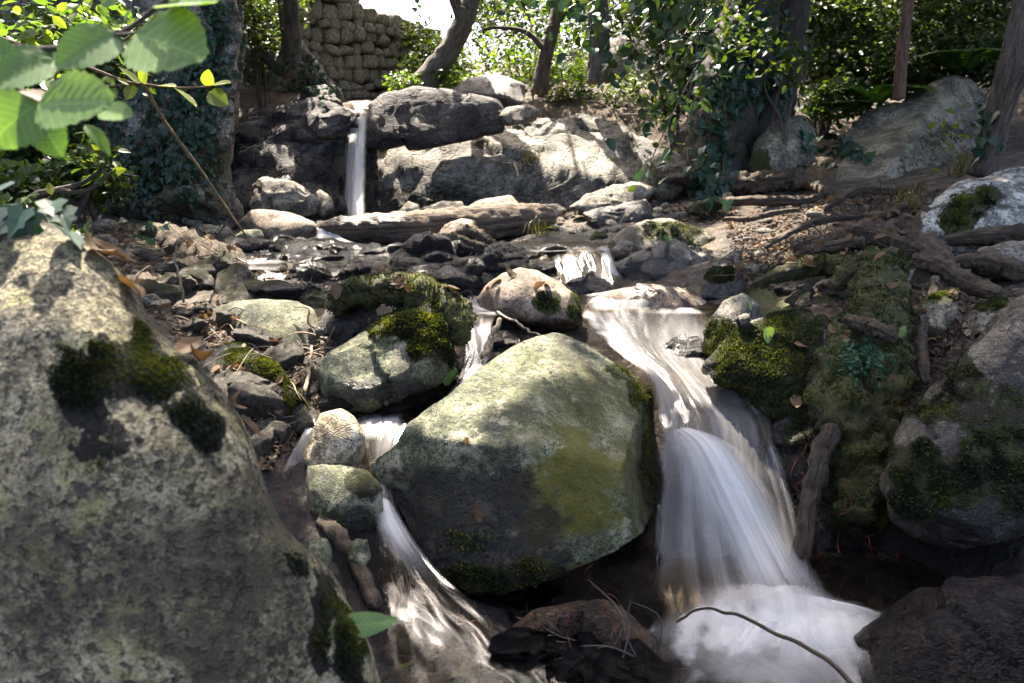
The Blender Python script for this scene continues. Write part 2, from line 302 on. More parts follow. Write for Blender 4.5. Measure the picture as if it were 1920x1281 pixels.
def ground(x, y):
    q = np.stack([np.ravel(x), np.ravel(y)], 1); o = np.empty(len(q))
    for s in range(0, len(q), 40000): o[s:s+40000] = _k(q[s:s+40000], GP[:, :2])@_w[:-1]+_w[-1]
    return o
def blobs(P, bl):
    m = np.zeros(len(P))
    if len(bl):
        px, py = proj(P); q = np.stack([px/70., py/70., 0*px], 1); wob = .85*fbm(q, 1., 4, 3, .6)
        for b in bl:
            x, y, rx, ry = b[:4]; a = b[4] if len(b) > 4 else 1.
            d = np.sqrt(((px-x)/rx)**2+((py-y)/ry)**2)+wob; m = np.maximum(m, a*(1-smooth(d, .45, 1.2)))
    return m
BV, BF, BO = [], [], [0]        # everything leaves and twigs may lie on
def solid(V, F):
    BV.append(np.asarray(V)); BF.append(np.asarray(F)[:, :3]+BO[0])
    if np.asarray(F).shape[1] == 4: BF.append(np.asarray(F)[:, [0, 2, 3]]+BO[0])
    BO[0] += len(V)
def build_ground():
    ny, nx = 470, 390
    s = np.linspace(0, 1, ny); Y = np.where(s < .08, -3+s/.08*3.7, .7*np.exp((s-.08)/.92*math.log(65/.7)))
    u = np.linspace(-1, 1, nx); u = np.sign(u)*(.75*np.abs(u)+.25*np.abs(u)**3)*1.35
    X = u[None, :]*(np.maximum(Y, .6)*1.02+.7)[:, None]*1.; YY = np.repeat(Y[:, None], nx, 1)
    Z = ground(X, YY); P = np.stack([X.ravel(), YY.ravel(), Z], 1)
    wet = blobs(P, [(1500,960,110,200,1.2),(1000,1130,420,200,1.2),(540,960,120,220),(1700,1050,300,160,1.2),(1000,760,420,160),(1350,950,200,420),(1200,640,220,90),(1100,1200,350,150),(700,1050,200,250),(750,560,350,130),(900,700,160,140),(740,800,140,90),(1000,480,250,60),(500,500,150,50),(620,450,120,40),(1600,1000,120,200),(1380,480,50,60,.6),(680,405,80,30)])  # damp soil, but the patch under the right overhang is painted cave shade
    moss = blobs(P, [(1500,530,160,60,.9),(1420,560,120,60,.9),(1600,850,120,200,.9),(1680,640,90,110,.7),(1550,470,120,30,.5),(330,480,120,60,.5)])
    Z = Z+.05*fbm(P*[1, 1, .3], 2.2, 3, 3)+.022*fbm(P, 9, 4, 9, .6, True)*smooth(P[:, 1], .5, 1.5)
    P[:, 2] = Z
    i = np.arange((ny-1)*(nx-1)); r = i//(nx-1); k = i % (nx-1); a = r*nx+k
    F = np.stack([a, a+1, a+nx+1, a+nx], 1); solid(P, F)
    put('ground', mesh('ground', P, F, dict(wet=wet, moss=moss)), M['soil'], kind='structure')
build_ground()
# ------------------------------------------------------------------ rocks
RK = {}
def fracture(q, n, seed, sq=(1, 1, 1.8)):
    g = np.random.default_rng(seed); w = q+.07*np.stack([fbm(q, 3, 3, seed+k) for k in range(3)], 1); w = w*sq
    lo, hi = w.min(0), w.max(0); C = g.uniform(lo, hi, (n, 3)); d1 = np.full(len(q), 9.); d2 = d1.copy(); idx = np.zeros(len(q), int)
    for k in range(n):
        d = np.linalg.norm(w-C[k], axis=1); new = d < d1; d2 = np.where(new, d1, np.minimum(d2, d)); idx = np.where(new, k, idx); d1 = np.where(new, d, d1)
    off = g.uniform(-1, 1, n)[idx]; tl = g.normal(size=(n, 3))[idx]; off = off*.55+(tl*(w-C[idx])).sum(1)*2.6
    return off-.6*(1-smooth(d2-d1, 0, .022))
def outline_radius(ol, cx, cy_, sm=3):
    ol = np.array(ol, float); a = ol-[cx, cy_]; b = np.roll(a, -1, 0); th = np.linspace(-math.pi, math.pi, 720, endpoint=False)
    d = np.stack([np.cos(th), -np.sin(th)], 1); e = b-a; best = np.zeros(720)
    for p, q in zip(a, e):
        den = d[:, 0]*q[1]-d[:, 1]*q[0]; den = np.where(np.abs(den) < 1e-9, 1e-9, den)
        t = (p[0]*q[1]-p[1]*q[0])/den; s_ = (p[0]*d[:, 1]-p[1]*d[:, 0])/den
        ok = (s_ >= -1e-6) & (s_ <= 1+1e-6) & (t > 0); best = np.where(ok & (t > best), t, best)
    k = np.exp(-.5*(np.arange(-12, 13)/sm)**2); k /= k.sum()
    best = np.convolve(np.r_[best[-12:], best, best[:12]], k, 'valid'); return best
def rock(label, ol, Y, mat, thick=.8, lvl=5, q=.8, lean=.35, cuts=9, cutd=(.72, .97), rough=.05, fr=1., seed=0, moss=(), wet=(), alg=(), planes=None, soft=.02, ridge=0., strata=0., name='rock', cat='rock', center=None, group=None, key=None, sm=3, post=None, frac=0., nfr=40, fsq=(1, 1, 1.8)):
    ol = np.array(ol, float)
    cx, cyy = center if center else ((ol[:, 0].min()+ol[:, 0].max())/2, (ol[:, 1].min()+ol[:, 1].max())/2)
    R = outline_radius(ol, cx, cyy, sm)
    dc = ray(cx, cyy); t0 = Y/dc[1]; D = dc/np.linalg.norm(dc)
    v, F = ico(lvl); F = F[:, ::-1]; sx, sy, sz = v.T; rho = np.hypot(sx, sy); th = np.arctan2(sy, sx)
    r = R[((th+math.pi)/(2*math.pi)*720).astype(int) % 720]; fi = (th+math.pi)/(2*math.pi)*720; i0 = np.floor(fi).astype(int) % 720
    r = R[i0]*(1-(fi-np.floor(fi)))+R[(i0+1) % 720]*(fi-np.floor(fi))
    px = cx+r*rho**q*np.cos(th); py = cyy-r*rho**q*np.sin(th)
    size = math.sqrt((R**2).mean())*t0/FPX*2; z2 = np.sign(sz)*np.abs(sz)**q
    dr = ray(px, py)
    if planes:
        ts = []
        for pl in planes:
            A = [CAM+ray(x, y)*t for x, y, t in pl]; n = np.cross(A[1]-A[0], A[2]-A[0]); den = dr@n
            den = np.where(np.abs(den) < 1e-4, 1e-4, den); tt = (n@(A[0]-CAM))/den; ts.append(np.clip(tt, t0*.6, t0*1.8))
        ts = np.array(ts); m = ts.max(0); t = m+soft*np.log(np.exp((ts-m)/soft).sum(0))
        t = t+.35*thick*size*.5*np.maximum(0, rho**q-.9)*4*.25
        P = CAM+dr*t[:, None]+D*(np.maximum(z2, 0)*thick*size)[:, None]
    else:
        P = CAM+dr*t0+D*(z2*thick*size*.5+lean*(cyy-py)/FPX*t0)[:, None]
    Pc = CAM+dc*t0; p = P-Pc; g = np.random.default_rng(seed+100)
    for _ in range(cuts):
        n = g.normal(size=3); n /= np.linalg.norm(n); h = p@n; d = h.max()*g.uniform(*cutd)
        p = p-(np.maximum(0, h-d)*.88)[:, None]*n
    fn = np.cross(p[F[:, 1]]-p[F[:, 0]], p[F[:, 2]]-p[F[:, 0]]); nn = np.stack([sum(np.bincount(F[:, j], fn[:, a], len(p)) for j in range(3)) for a in range(3)], 1)
    nn /= np.maximum(np.linalg.norm(nn, axis=1), 1e-12)[:, None]
    if ((nn*p).sum(1)).mean() < 0: nn = -nn
    qn = p/size
    disp = rough*size*(fbm(qn, 2.6*fr, 5, seed, .55))
    if ridge: disp = disp+ridge*size*fbm(qn, 3.2*fr, 5, seed+5, .55, True)
    if frac: disp = disp+frac*size*fracture(qn, nfr, seed+70, fsq)
    p = p+nn*disp[:, None]
    if strata:
        ph = (p@np.array([.15, .1, 1.]))/size*9+1.6*fbm(qn, 2., 3, seed+9); p = p+nn*(strata*size*(np.abs((ph % 1)-.5)-.25))[:, None]
    if post is not None: p = post(p, Pc)
    V = p+Pc; wm = blobs(V, wet)
    at = dict(moss=blobs(V, moss), wet=wm, alg=blobs(V, alg))
    o = put(name, mesh(name, p, F, at), mat, loc=Pc, label=label, cat=cat, group=group)
    solid(V, F); RK[key or label] = (o, p, F, at['moss'], Pc); return o
def tufts(key, n, length, thr=.45, mat='moss', name='moss', w=.3, up=.5, clump=14):
    o, V, F, ms, Pc = RK[key]; A = V[F]; nrm = np.cross(A[:, 1]-A[:, 0], A[:, 2]-A[:, 0]); ar = np.linalg.norm(nrm, axis=1); nrm /= np.maximum(ar, 1e-12)[:, None]
    cen = A.mean(1); mf = ms[F].mean(1)+.75*fbm(cen+Pc, 16, 4, 77)
    vis = ((cen+Pc-CAM)*nrm).sum(1) < .25*np.linalg.norm(cen+Pc-CAM, axis=1)
    wgt = np.where(vis & (ms[F].mean(1) > .08), ar*np.clip((mf-thr+.12)/.5, 0, 1)**1.5, 0)
    if wgt.sum() == 0: return
    f = rng.choice(len(F), n, p=wgt/wgt.sum()); b = rng.random((n, 3)); b /= b.sum(1)[:, None]
    p = (A[f]*b[:, :, None]).sum(1); nn = nrm[f]; l = length*(.5+rng.random(n))*(.35+1.2*np.clip(mf[f]-thr, 0, 1))
    d = nn+rng.normal(size=(n, 3))*.55+np.array([0, 0, up]); d /= np.linalg.norm(d, axis=1)[:, None]
    s = np.cross(d, rng.normal(size=(n, 3))); s /= np.linalg.norm(s, axis=1)[:, None]
    v0 = p-nn*length*.2-s*(l*w)[:, None]; v1 = p-nn*length*.2+s*(l*w)[:, None]; v2 = p+d*l[:, None]+s*(l*w*.5)[:, None]; v3 = p+d*l[:, None]*.75-s*(l*w*.9)[:, None]
    VV = np.stack([v0, v1, v2, v3], 1).reshape(-1, 3); FF = np.arange(4*n).reshape(n, 4)
    rn = np.clip(.45+.9*fbm(p+Pc, 9, 3, 5)+rng.normal(size=n)*.16, 0, 1)
    put(name, mesh(name, VV, FF, dict(rnd=np.repeat(rn, 4)), smoothf=False), M[mat], parent=o, kind='stuff')
# --- foreground
def main_detail(p, C0):
    px, py = proj(p+C0); n = p/np.linalg.norm(p, axis=1)[:, None]; n = n+np.array([0, -.8, .5]); n /= np.linalg.norm(n, axis=1)[:, None]
    a = np.array([985., 652.]); b = np.array([1150., 845.]); d = b-a; L = np.linalg.norm(d); d = d/L
    t = (px-a[0])*d[0]+(py-a[1])*d[1]; e = -(px-a[0])*d[1]+(py-a[1])*d[0]+8*fbm(p, 5, 3, 2); w = smooth(t, -5, 25)*(1-smooth(t, L-40, L+10))
    g = w*(np.exp(-(e/5.)**2)*.026-smooth(e, -14, 4)*(1-smooth(e, 4, 60))*.006)
    g = g+.004*fbm(p, 22, 3, 31)+.0035*np.maximum(0, fbm(p, 40, 2, 33)-.25)
    return p-n*g[:, None]
rock('huge pale lichen-speckled granite boulder with a dark moss patch on its crown', [(-420,470),(-150,420),(0,430),(60,440),(130,465),(180,510),(225,580),(280,640),(340,690),(385,740),(420,800),(450,870),(478,940),(500,990),(545,1032),(590,1080),(625,1150),(650,1230),(668,1340),(620,1600),(0,1750),(-420,1500)],
  1.02, M['granite'], .75, 6, .85, .05, 5, (.85, .98), .026, seed=3, ridge=.008, post=lambda p, C0: p+p/np.linalg.norm(p, axis=1)[:, None]*(.006*fbm(p, 14, 4, 5)-.007*np.maximum(0, fbm(p, 22, 3, 8)-.2))[:, None], center=(80, 1050), name='boulder', cat='boulder', key='left',
  moss=[(190,700,95,75,.8),(270,690,60,80,.85),(130,745,60,70,.8),(360,760,50,90,.72),(400,800,26,60,.7),(610,1120,26,60,.75),(655,1230,34,110,1.),(560,1060,40,22,.7),(600,1220,20,60,.7),(190,840,90,80,.6)])
tufts('left', 26000, .0045, mat='mossdark')
rock('large grey boulder splitting the stream, olive moss on its front and a diagonal seam', [(692,868),(742,840),(765,800),(800,770),(850,735),(900,690),(950,655),(1000,633),(1040,625),(1075,632),(1110,652),(1150,680),(1190,700),(1222,735),(1236,800),(1235,880),(1224,950),(1205,1000),(1150,1038),(1080,1066),(1010,1088),(950,1108),(890,1106),(840,1082),(800,1042),(765,988),(735,932),(708,895)],
  2.2, M['greengrey'], .55, 7, .8, 0, 0, rough=.02, seed=8, center=(975, 870), name='boulder', cat='boulder', key='main', soft=.007, sm=2,
  planes=[((770,795,2.22),(1040,628,2.72),(960,838,2.09)), ((700,872,2.24),(850,854,2.13),(900,1095,2.085)), ((985,838,2.085),(1165,905,2.15),(1060,1060,2.055)), ((1040,628,2.72),(1215,730,2.66),(1150,850,2.22)), ((1165,870,2.17),(1236,900,2.55),(1205,760,2.55)), ((850,854,2.13),(985,838,2.085),(1010,1075,2.065))],
  moss=[(900,1085,130,40,.85),(870,1010,45,20,.6),(1000,1070,80,30,.75),(1210,740,40,50,.65),(1180,690,60,24,.7),(1215,850,22,120,.5)],
  alg=[(1070,925,115,120,1.7),(1020,800,70,50,.5),(1120,760,120,100,.5),(1180,880,60,150,.6),(800,930,90,80,.3),(1000,720,120,70,.2)],
  wet=[(830,960,170,110,1.2),(800,900,110,40,1.),(900,1040,150,70,1.),(960,930,50,90,1.),(1020,1000,60,110,.8),(1040,1040,40,40,1),(1225,880,30,160,.7)],
  post=main_detail)
tufts('main', 9000, .009, up=-.3)
rock('rounded tan veined stone, upper of the two beside the small left cascade', [(568,855),(576,805),(596,775),(640,765),(672,778),(686,810),(682,850),(668,890),(620,895),(585,885)], 2.12, M['tan'], .9, 5, .75, .3, 8, (.75, .95), .03, seed=21, name='rock')
rock('mottled grey green stone below the tan one beside the small left cascade', [(556,905),(574,874),(640,866),(690,884),(716,914),(717,955),(700,992),(640,1010),(592,985),(570,955)], 1.98, M['greengrey'], .9, 5, .75, .45, 10, (.7, .95), .05, seed=22, key='stb', moss=[(690,900,50,40,.6),(600,970,60,30,.6)], wet=[(650,985,90,35,.9),(560,920,25,50,.6)])
rock('pale green-grey cracked boulder capped by dark moss', [(610,700),(618,662),(648,640),(665,612),(705,592),(745,570),(790,547),(828,552),(858,590),(868,640),(850,690),(800,722),(752,745),(700,765),(650,758),(620,735)], 2.62, M['greengrey'], .8, 6, .75, .4, 10, (.7, .96), .04, seed=31, ridge=.015, frac=.02, nfr=14, fsq=(1.4, 1, 1), center=(745,660), name='boulder', cat='boulder', key='mid', moss=[(790,610,80,75,1.),(840,640,40,60,1.),(720,610,50,26,.6),(760,570,90,30,1.)], wet=[(760,735,120,30,.9),(850,680,30,60,.8)], alg=[(700,650,50,30,.3)])
tufts('mid', 9000, .012)
rock('flat-topped grey boulder half buried in the left bank', [(395,580),(440,562),(500,559),(560,564),(590,580),(600,620),(592,672),(540,692),(470,678),(430,645),(398,612)], 2.98, M['greengrey'], .8, 5, .72, .6, 5, (.8, .96), .03, seed=41, alg=[(520,640,80,50,.35)], wet=[(590,640,20,50,.6)])
rock('low mossy rock sloping to the left pool', [(355,668),(415,640),(470,648),(520,678),(555,718),(585,752),(594,792),(565,812),(500,815),(430,790),(375,735)], 2.42, M['purple'], .8, 6, .8, .55, 8, (.75, .96), .06, seed=51, key='lm', moss=[(520,720,80,60,.95),(560,770,45,45,1.),(430,670,70,35,.75)])
tufts('lm', 9000, .008)
rock('round brown boulder with a moss patch in midstream', [(893,562),(910,535),(940,512),(975,501),(1010,507),(1050,528),(1080,553),(1094,588),(1090,612),(1040,622),(990,615),(940,597),(905,582)], 3.3, M['brown'], .95, 5, .82, .35, 3, (.88, .98), .02, seed=61, name='boulder', cat='boulder', key='br', moss=[(1030,565,35,24,.85),(1080,575,20,35,.85)], wet=[(1000,612,110,18,.8)])
tufts('br', 2500, .008)
rock('broad mossy rock on the right edge of the main fall', [(1328,700),(1350,640),(1385,590),(1430,558),(1490,542),(1540,560),(1565,620),(1560,700),(1545,770),(1490,800),(1440,775),(1390,730),(1345,718)], 2.5, M['cliff'], .8, 6, .75, .5, 10, (.72, .96), .04, seed=71, frac=.03, nfr=20, key='rm', moss=[(1440,660,130,110,1.1),(1400,690,70,50,1.),(1490,740,80,70,.95),(1510,600,50,50,.8)], wet=[(1360,720,50,40,.9),(1430,770,70,30,.8)])
tufts('rm', 16000, .008)
rock('ridge-topped mossy rock at the stream bend', [(1318,650),(1332,600),(1356,562),(1392,547),(1424,572),(1430,620),(1390,680),(1338,695)], 2.75, M['cliff'], .8, 5, .75, .4, 10, (.7, .95), .05, seed=72, key='rm2', moss=[(1350,640,50,60,.9),(1400,610,30,40,.5)])
tufts('rm2', 3500, .008)
rock('dark overhanging boulder draped in moss on the right bank', [(1960,535),(1900,562),(1850,608),(1800,658),(1755,718),(1710,773),(1680,830),(1668,900),(1680,962),(1720,998),(1780,1012),(1850,1004),(1960,985),(2250,900),(2250,600)], 1.95, M['purple'], .7, 6, .75, .3, 8, (.78, .97), .035, frac=.015, nfr=22, seed=81, center=(1880,800), name='boulder', cat='boulder', key='rd', moss=[(1790,890,150,80,.95),(1850,760,90,60,.6),(1770,760,60,50,.75),(1810,680,40,50,.7),(1700,920,40,80,.9),(1900,880,90,90,.8)], wet=[(1800,900,300,260,.55)])
tufts('rd', 16000, .010, up=-.6, mat='mossdark')
rock('dark wet streambed rock under the overhanging boulder', [(1570,1340),(1640,1190),(1700,1115),(1780,1075),(1880,1058),(2060,1060),(2200,1200),(2100,1450),(1700,1460)], 1.45, M['brownwet'], .7, 6, .8, .3, 6, rough=.04, seed=91, frac=.025, nfr=30, ridge=.02, wet=[(1800,1200,500,400,1.)])
rock('whitish lichen boulder with a dark moss stain on the right bank', [(1712,440),(1738,388),(1790,352),(1850,336),(1930,320),(2060,320),(2110,400),(2000,460),(1900,464),(1820,476),(1770,478)], 3.75, M['white'], .8, 5, .75, .5, 8, (.78, .96), .05, seed=95, name='boulder', cat='boulder', key='wh', moss=[(1815,390,60,42,.9),(1800,420,50,25,.8)], ridge=.03)
tufts('wh', 2500, .012)
rock('low grey rock in front of the whitish boulder', [(1795,495),(1840,467),(1900,450),(1990,450),(2010,505),(1900,525),(1830,515)], 3.2, M['grey'], .8, 5, .8, .6, 5, rough=.05, seed=96)
rock('tall slanted grey slab leaning on the forest bank', [(1558,340),(1600,272),(1660,216),(1720,170),(1780,141),(1822,145),(1852,190),(1864,260),(1855,330),(1780,352),(1680,352),(1600,350)], 6., M['slab'], .6, 6, .7, .5, 0, rough=.03, seed=97, planes=[((1560,340,6.1),(1790,142,6.9),(1640,345,5.75)), ((1650,345,5.75),(1800,142,6.9),(1850,330,6.3))], soft=.02, name='boulder', cat='boulder', key='sl', moss=[(1770,260,50,40,.5),(1700,310,30,30,.45)])
rock('sunlit stone behind the slanted slab', [(1578,240),(1620,205),(1700,185),(1745,210),(1700,262),(1620,300),(1575,275)], 7.2, M['slab'], .8, 4, seed=98)
rock('dark triangular rock beside the ivy-covered tree', [(1395,330),(1418,262),(1460,222),(1508,217),(1530,250),(1528,305),(1485,340),(1430,345)], 6.3, M['slab'], .8, 5, .75, .4, 9, seed=99, moss=[(1420,320,40,40,.7)], key='dt')
rock('rounded mossy rock where the ledge meets the ivy tree', [(1195,335),(1210,302),(1250,281),(1300,285),(1322,312),(1312,355),(1260,378),(1210,380)], 6.6, M['slab'], .9, 5, .75, .3, 6, seed=101, moss=[(1230,340,40,40,.55)])
rock('sunlit flat slab stacked on the dark layered slab', [(1066,390),(1100,366),(1150,348),(1198,339),(1226,350),(1216,380),(1150,398),(1090,402)], 6.2, M['grey'], 1., 5, .7, .7, 8, seed=102, strata=.06)
rock('dark layered slab tilted toward the water', [(1085,402),(1140,387),(1215,374),(1232,396),(1218,430),(1160,448),(1118,450)], 5.7, M['dark'], .9, 5, .7, .4, 8, seed=103, strata=.08)
rock('humped mossy boulder above the dark wet rock', [(1133,460),(1165,430),(1210,412),(1260,411),(1310,424),(1350,445),(1364,476),(1357,505),(1290,515),(1200,508),(1150,485)], 4.6, M['slab'], .9, 5, .8, .4, 5, (.8, .97), .03, seed=104, key='hm', moss=[(1250,430,80,24,.62),(1330,470,40,35,.7)])
tufts('hm', 4000, .008)
rock('dark wet rock below the humped mossy boulder', [(1138,505),(1170,485),(1220,465),(1270,451),(1312,455),(1348,480),(1352,512),(1312,535),(1240,542),(1180,536)], 4.15, M['dark'], .8, 5, .75, .5, 9, (.7, .95), .03, seed=105, frac=.04, nfr=22, wet=[(1230,530,120,25,1.)])
rock('small dark stone at the head of the step cascade', [(1138,475),(1165,450),(1195,455),(1214,476),(1182,494),(1150,490)], 4.3, M['dark'], .9, 4, .75, .4, 8, seed=106, wet=[(1170,475,50,30,.7)])
rock('small mossy block at the stream bend', [(1313,535),(1330,505),(1370,500),(1402,520),(1392,556),(1350,566),(1318,560)], 3.5, M['dark'], .9, 5, .7, .3, 8, seed=107, key='mb', moss=[(1350,515,45,25,.9)])
tufts('mb', 2000, .008)
rock('tan stone wedged against the fallen log', [(816,448),(834,422),(865,409),(890,414),(904,442),(865,458)], 5.3, M['brown'], .9, 5, .85, .4, 3, seed=108)
rock('small dark stone behind the fallen log', [(743,400),(765,377),(786,384),(792,405),(765,412)], 6.3, M['grey'], .9, 4, seed=109)
rock('long flat stone behind the fallen log', [(778,395),(830,377),(868,378),(872,398),(800,408)], 6.4, M['grey'], .9, 4, seed=110)
rock('pointed pale stone behind the fallen log', [(860,395),(900,375),(955,366),(980,386),(974,408),(880,412)], 6.3, M['grey'], .9, 5, .7, .7, 8, seed=111)
rock('rounded stone beyond the end of the fallen log', [(998,398),(1020,383),(1050,382),(1066,394),(1050,410),(1010,412)], 6.3, M['grey'], .9, 4, seed=112)
rock('angular pale grey boulder at the foot of the waterfall', [(468,392),(474,356),(495,340),(545,339),(580,358),(602,382),(592,412),(540,420),(490,408)], 6.8, M['grey'], .9, 5, .7, .3, 12, (.65, .95), .04, seed=113, ridge=.02, frac=.05, nfr=14, name='boulder', cat='boulder')
rock('smaller grey stone leaning on the angular boulder by the waterfall', [(584,366),(600,355),(622,369),(630,396),(606,412),(588,400)], 6.95, M['grey'], .9, 4, .75, .3, 9, seed=114)
rock('rounded brown boulder left of the fallen log', [(446,415),(470,393),(510,392),(550,401),(592,416),(594,442),(550,456),(490,450),(455,435)], 5.8, M['brown'], .9, 5, .82, .5, 4, (.85, .97), .03, seed=115, name='boulder', cat='boulder')
#--- cliff by the waterfall
rock('dark cliff left of the waterfall with sunlit rim', [(405,440),(418,330),(424,250),(434,200),(480,197),(520,174),(570,163),(620,174),(668,190),(684,215),(668,250),(650,285),(640,330),(645,420),(560,430)], 7.9, M['cliffshade'], .6, 6, .65, .6, 12, (.7, .96), .05, seed=121, ridge=.03, frac=.035, nfr=45, name='cliff', cat='cliff', center=(545,300), key='cl', wet=[(640,330,70,120,.9),(560,370,130,60,.6)])
rock('low rock step beside the lip of the waterfall', [(555,258),(598,208),(650,200),(684,214),(674,250),(600,270)], 7.7, M['cliffshade'], .9, 6, .7, .5, 9, seed=122, frac=.04, nfr=16, wet=[(660,235,30,30,.6)])
rock('dark square block of cliff right of the waterfall lip', [(684,245),(688,202),(716,176),(775,161),(830,166),(890,178),(935,190),(950,215),(945,250),(880,262),(800,272),(720,280),(690,275)], 8.5, M['cliffshade'], .5, 6, .45, .35, 5, (.85, .97), .018, seed=123, frac=.016, nfr=14, ridge=.008, sm=1.5, name='cliff', cat='cliff', center=(830,215))
rock('broad sunlit rock ledge with shaded front, right of the waterfall', [(640,420),(644,340),(655,290),(690,246),(800,230),(880,225),(1000,224),(1110,224),(1180,237),(1232,270),(1244,315),(1228,370),(1150,395),(1000,408),(850,415),(700,425)], 8.2, M['cliff'], .4, 6, .5, 0, 0, rough=.014, fr=2.2, sm=1.5, seed=124, ridge=.012, frac=.03, nfr=70, fsq=(1, .6, 1.6), name='cliff', cat='cliff', key='ledge', center=(960,325), soft=.05,
  planes=[((700,400,7.65),(1000,395,7.7),(850,325,7.74)), ((700,300,7.9),(1000,230,8.75),(850,322,7.76)), ((1010,335,7.8),(1020,390,7.72),(1230,300,7.5)), ((1000,300,8.0),(1100,228,8.75),(1230,275,8.0)), ((650,350,8.1),(650,400,8.1),(690,300,7.85))], moss=[(800,370,100,30,.5)])
rock('pale triangular rock perched above the ledge', [(922,222),(950,202),(990,195),(1014,206),(1004,228),(950,238)], 8.3, M['grey'], .8, 4, seed=125)
rock('dark smooth boulder behind the cliff block', [(835,175),(880,147),(930,137),(985,158),(985,200),(900,205)], 9.6, M['dark'], .8, 5, seed=126, rough=.03, name='boulder', cat='boulder')
rock('distant dark outcrop behind the straight tree', [(990,165),(1050,107),(1130,82),(1200,64),(1262,90),(1260,165),(1150,185)], 13., M['cliff'], .6, 5, .75, .5, 9, seed=127, ridge=.05, name='outcrop', cat='rock')
rock('tall ivy-hung cliff at the left edge of the pool', [(190,440),(205,300),(215,150),(240,0),(260,-200),(430,-220),(446,60),(440,150),(432,250),(424,330),(428,415),(340,425)], 6.9, M['cliff'], .7, 6, .65, .15, 9, (.78, .97), .045, seed=128, ridge=.02, frac=.03, nfr=60, fsq=(1.6, 1.6, 1), name='cliff', cat='cliff', key='ivycl', center=(325,130), moss=[(270,330,70,70,.6),(390,300,40,80,.5),(330,200,90,90,.4)], alg=[(300,340,90,80,.6),(395,300,40,90,.5)])
rock('brown shaded cliff behind the waterfall under the stone wall', [(428,230),(436,100),(430,-80),(530,-100),(556,20),(575,90),(610,150),(650,188),(640,210),(560,205),(480,215)], 10.0, M['cliff'], .35, 6, .7, .3, 9, seed=129, ridge=.02, frac=.04, nfr=50, name='cliff', cat='cliff', center=(540,90), key='bcl')
rock('dark ivy bank rock at the far left', [(-300,430),(-300,-200),(100,-250),(230,-100),(235,200),(215,430),(0,450)], 7.6, M['cliff'], .5, 5, .7, .2, 6, seed=130, ridge=.05, name='cliff', cat='cliff', key='lcl')
rock('black wet back wall behind the waterfall', [(628,430),(636,300),(650,212),(690,206),(706,255),(710,340),(706,430)], 8.35, M['cliffshade'], .5, 5, .7, .3, 8, seed=131, frac=.03, nfr=20, wet=[(690,330,120,150,1.)], name='cliff', cat='cliff')
rock('dark dripping mossy bank between the stick and the overhanging boulder', [(1445,800),(1500,765),(1600,745),(1690,790),(1700,900),(1680,1010),(1610,1062),(1535,1055),(1500,985),(1462,900)], 2.2, M['purple'], .5, 6, .75, .25, 8, (.75, .96), .06, seed=132, ridge=.03, frac=.03, nfr=20, key='bank', moss=[(1600,900,110,110,.95),(1520,830,60,50,.7),(1640,800,50,60,.8)], wet=[(1550,1000,120,70,1.),(1480,880,40,100,.9)])
tufts('bank', 15000, .011, up=-.9, mat='mossdark')
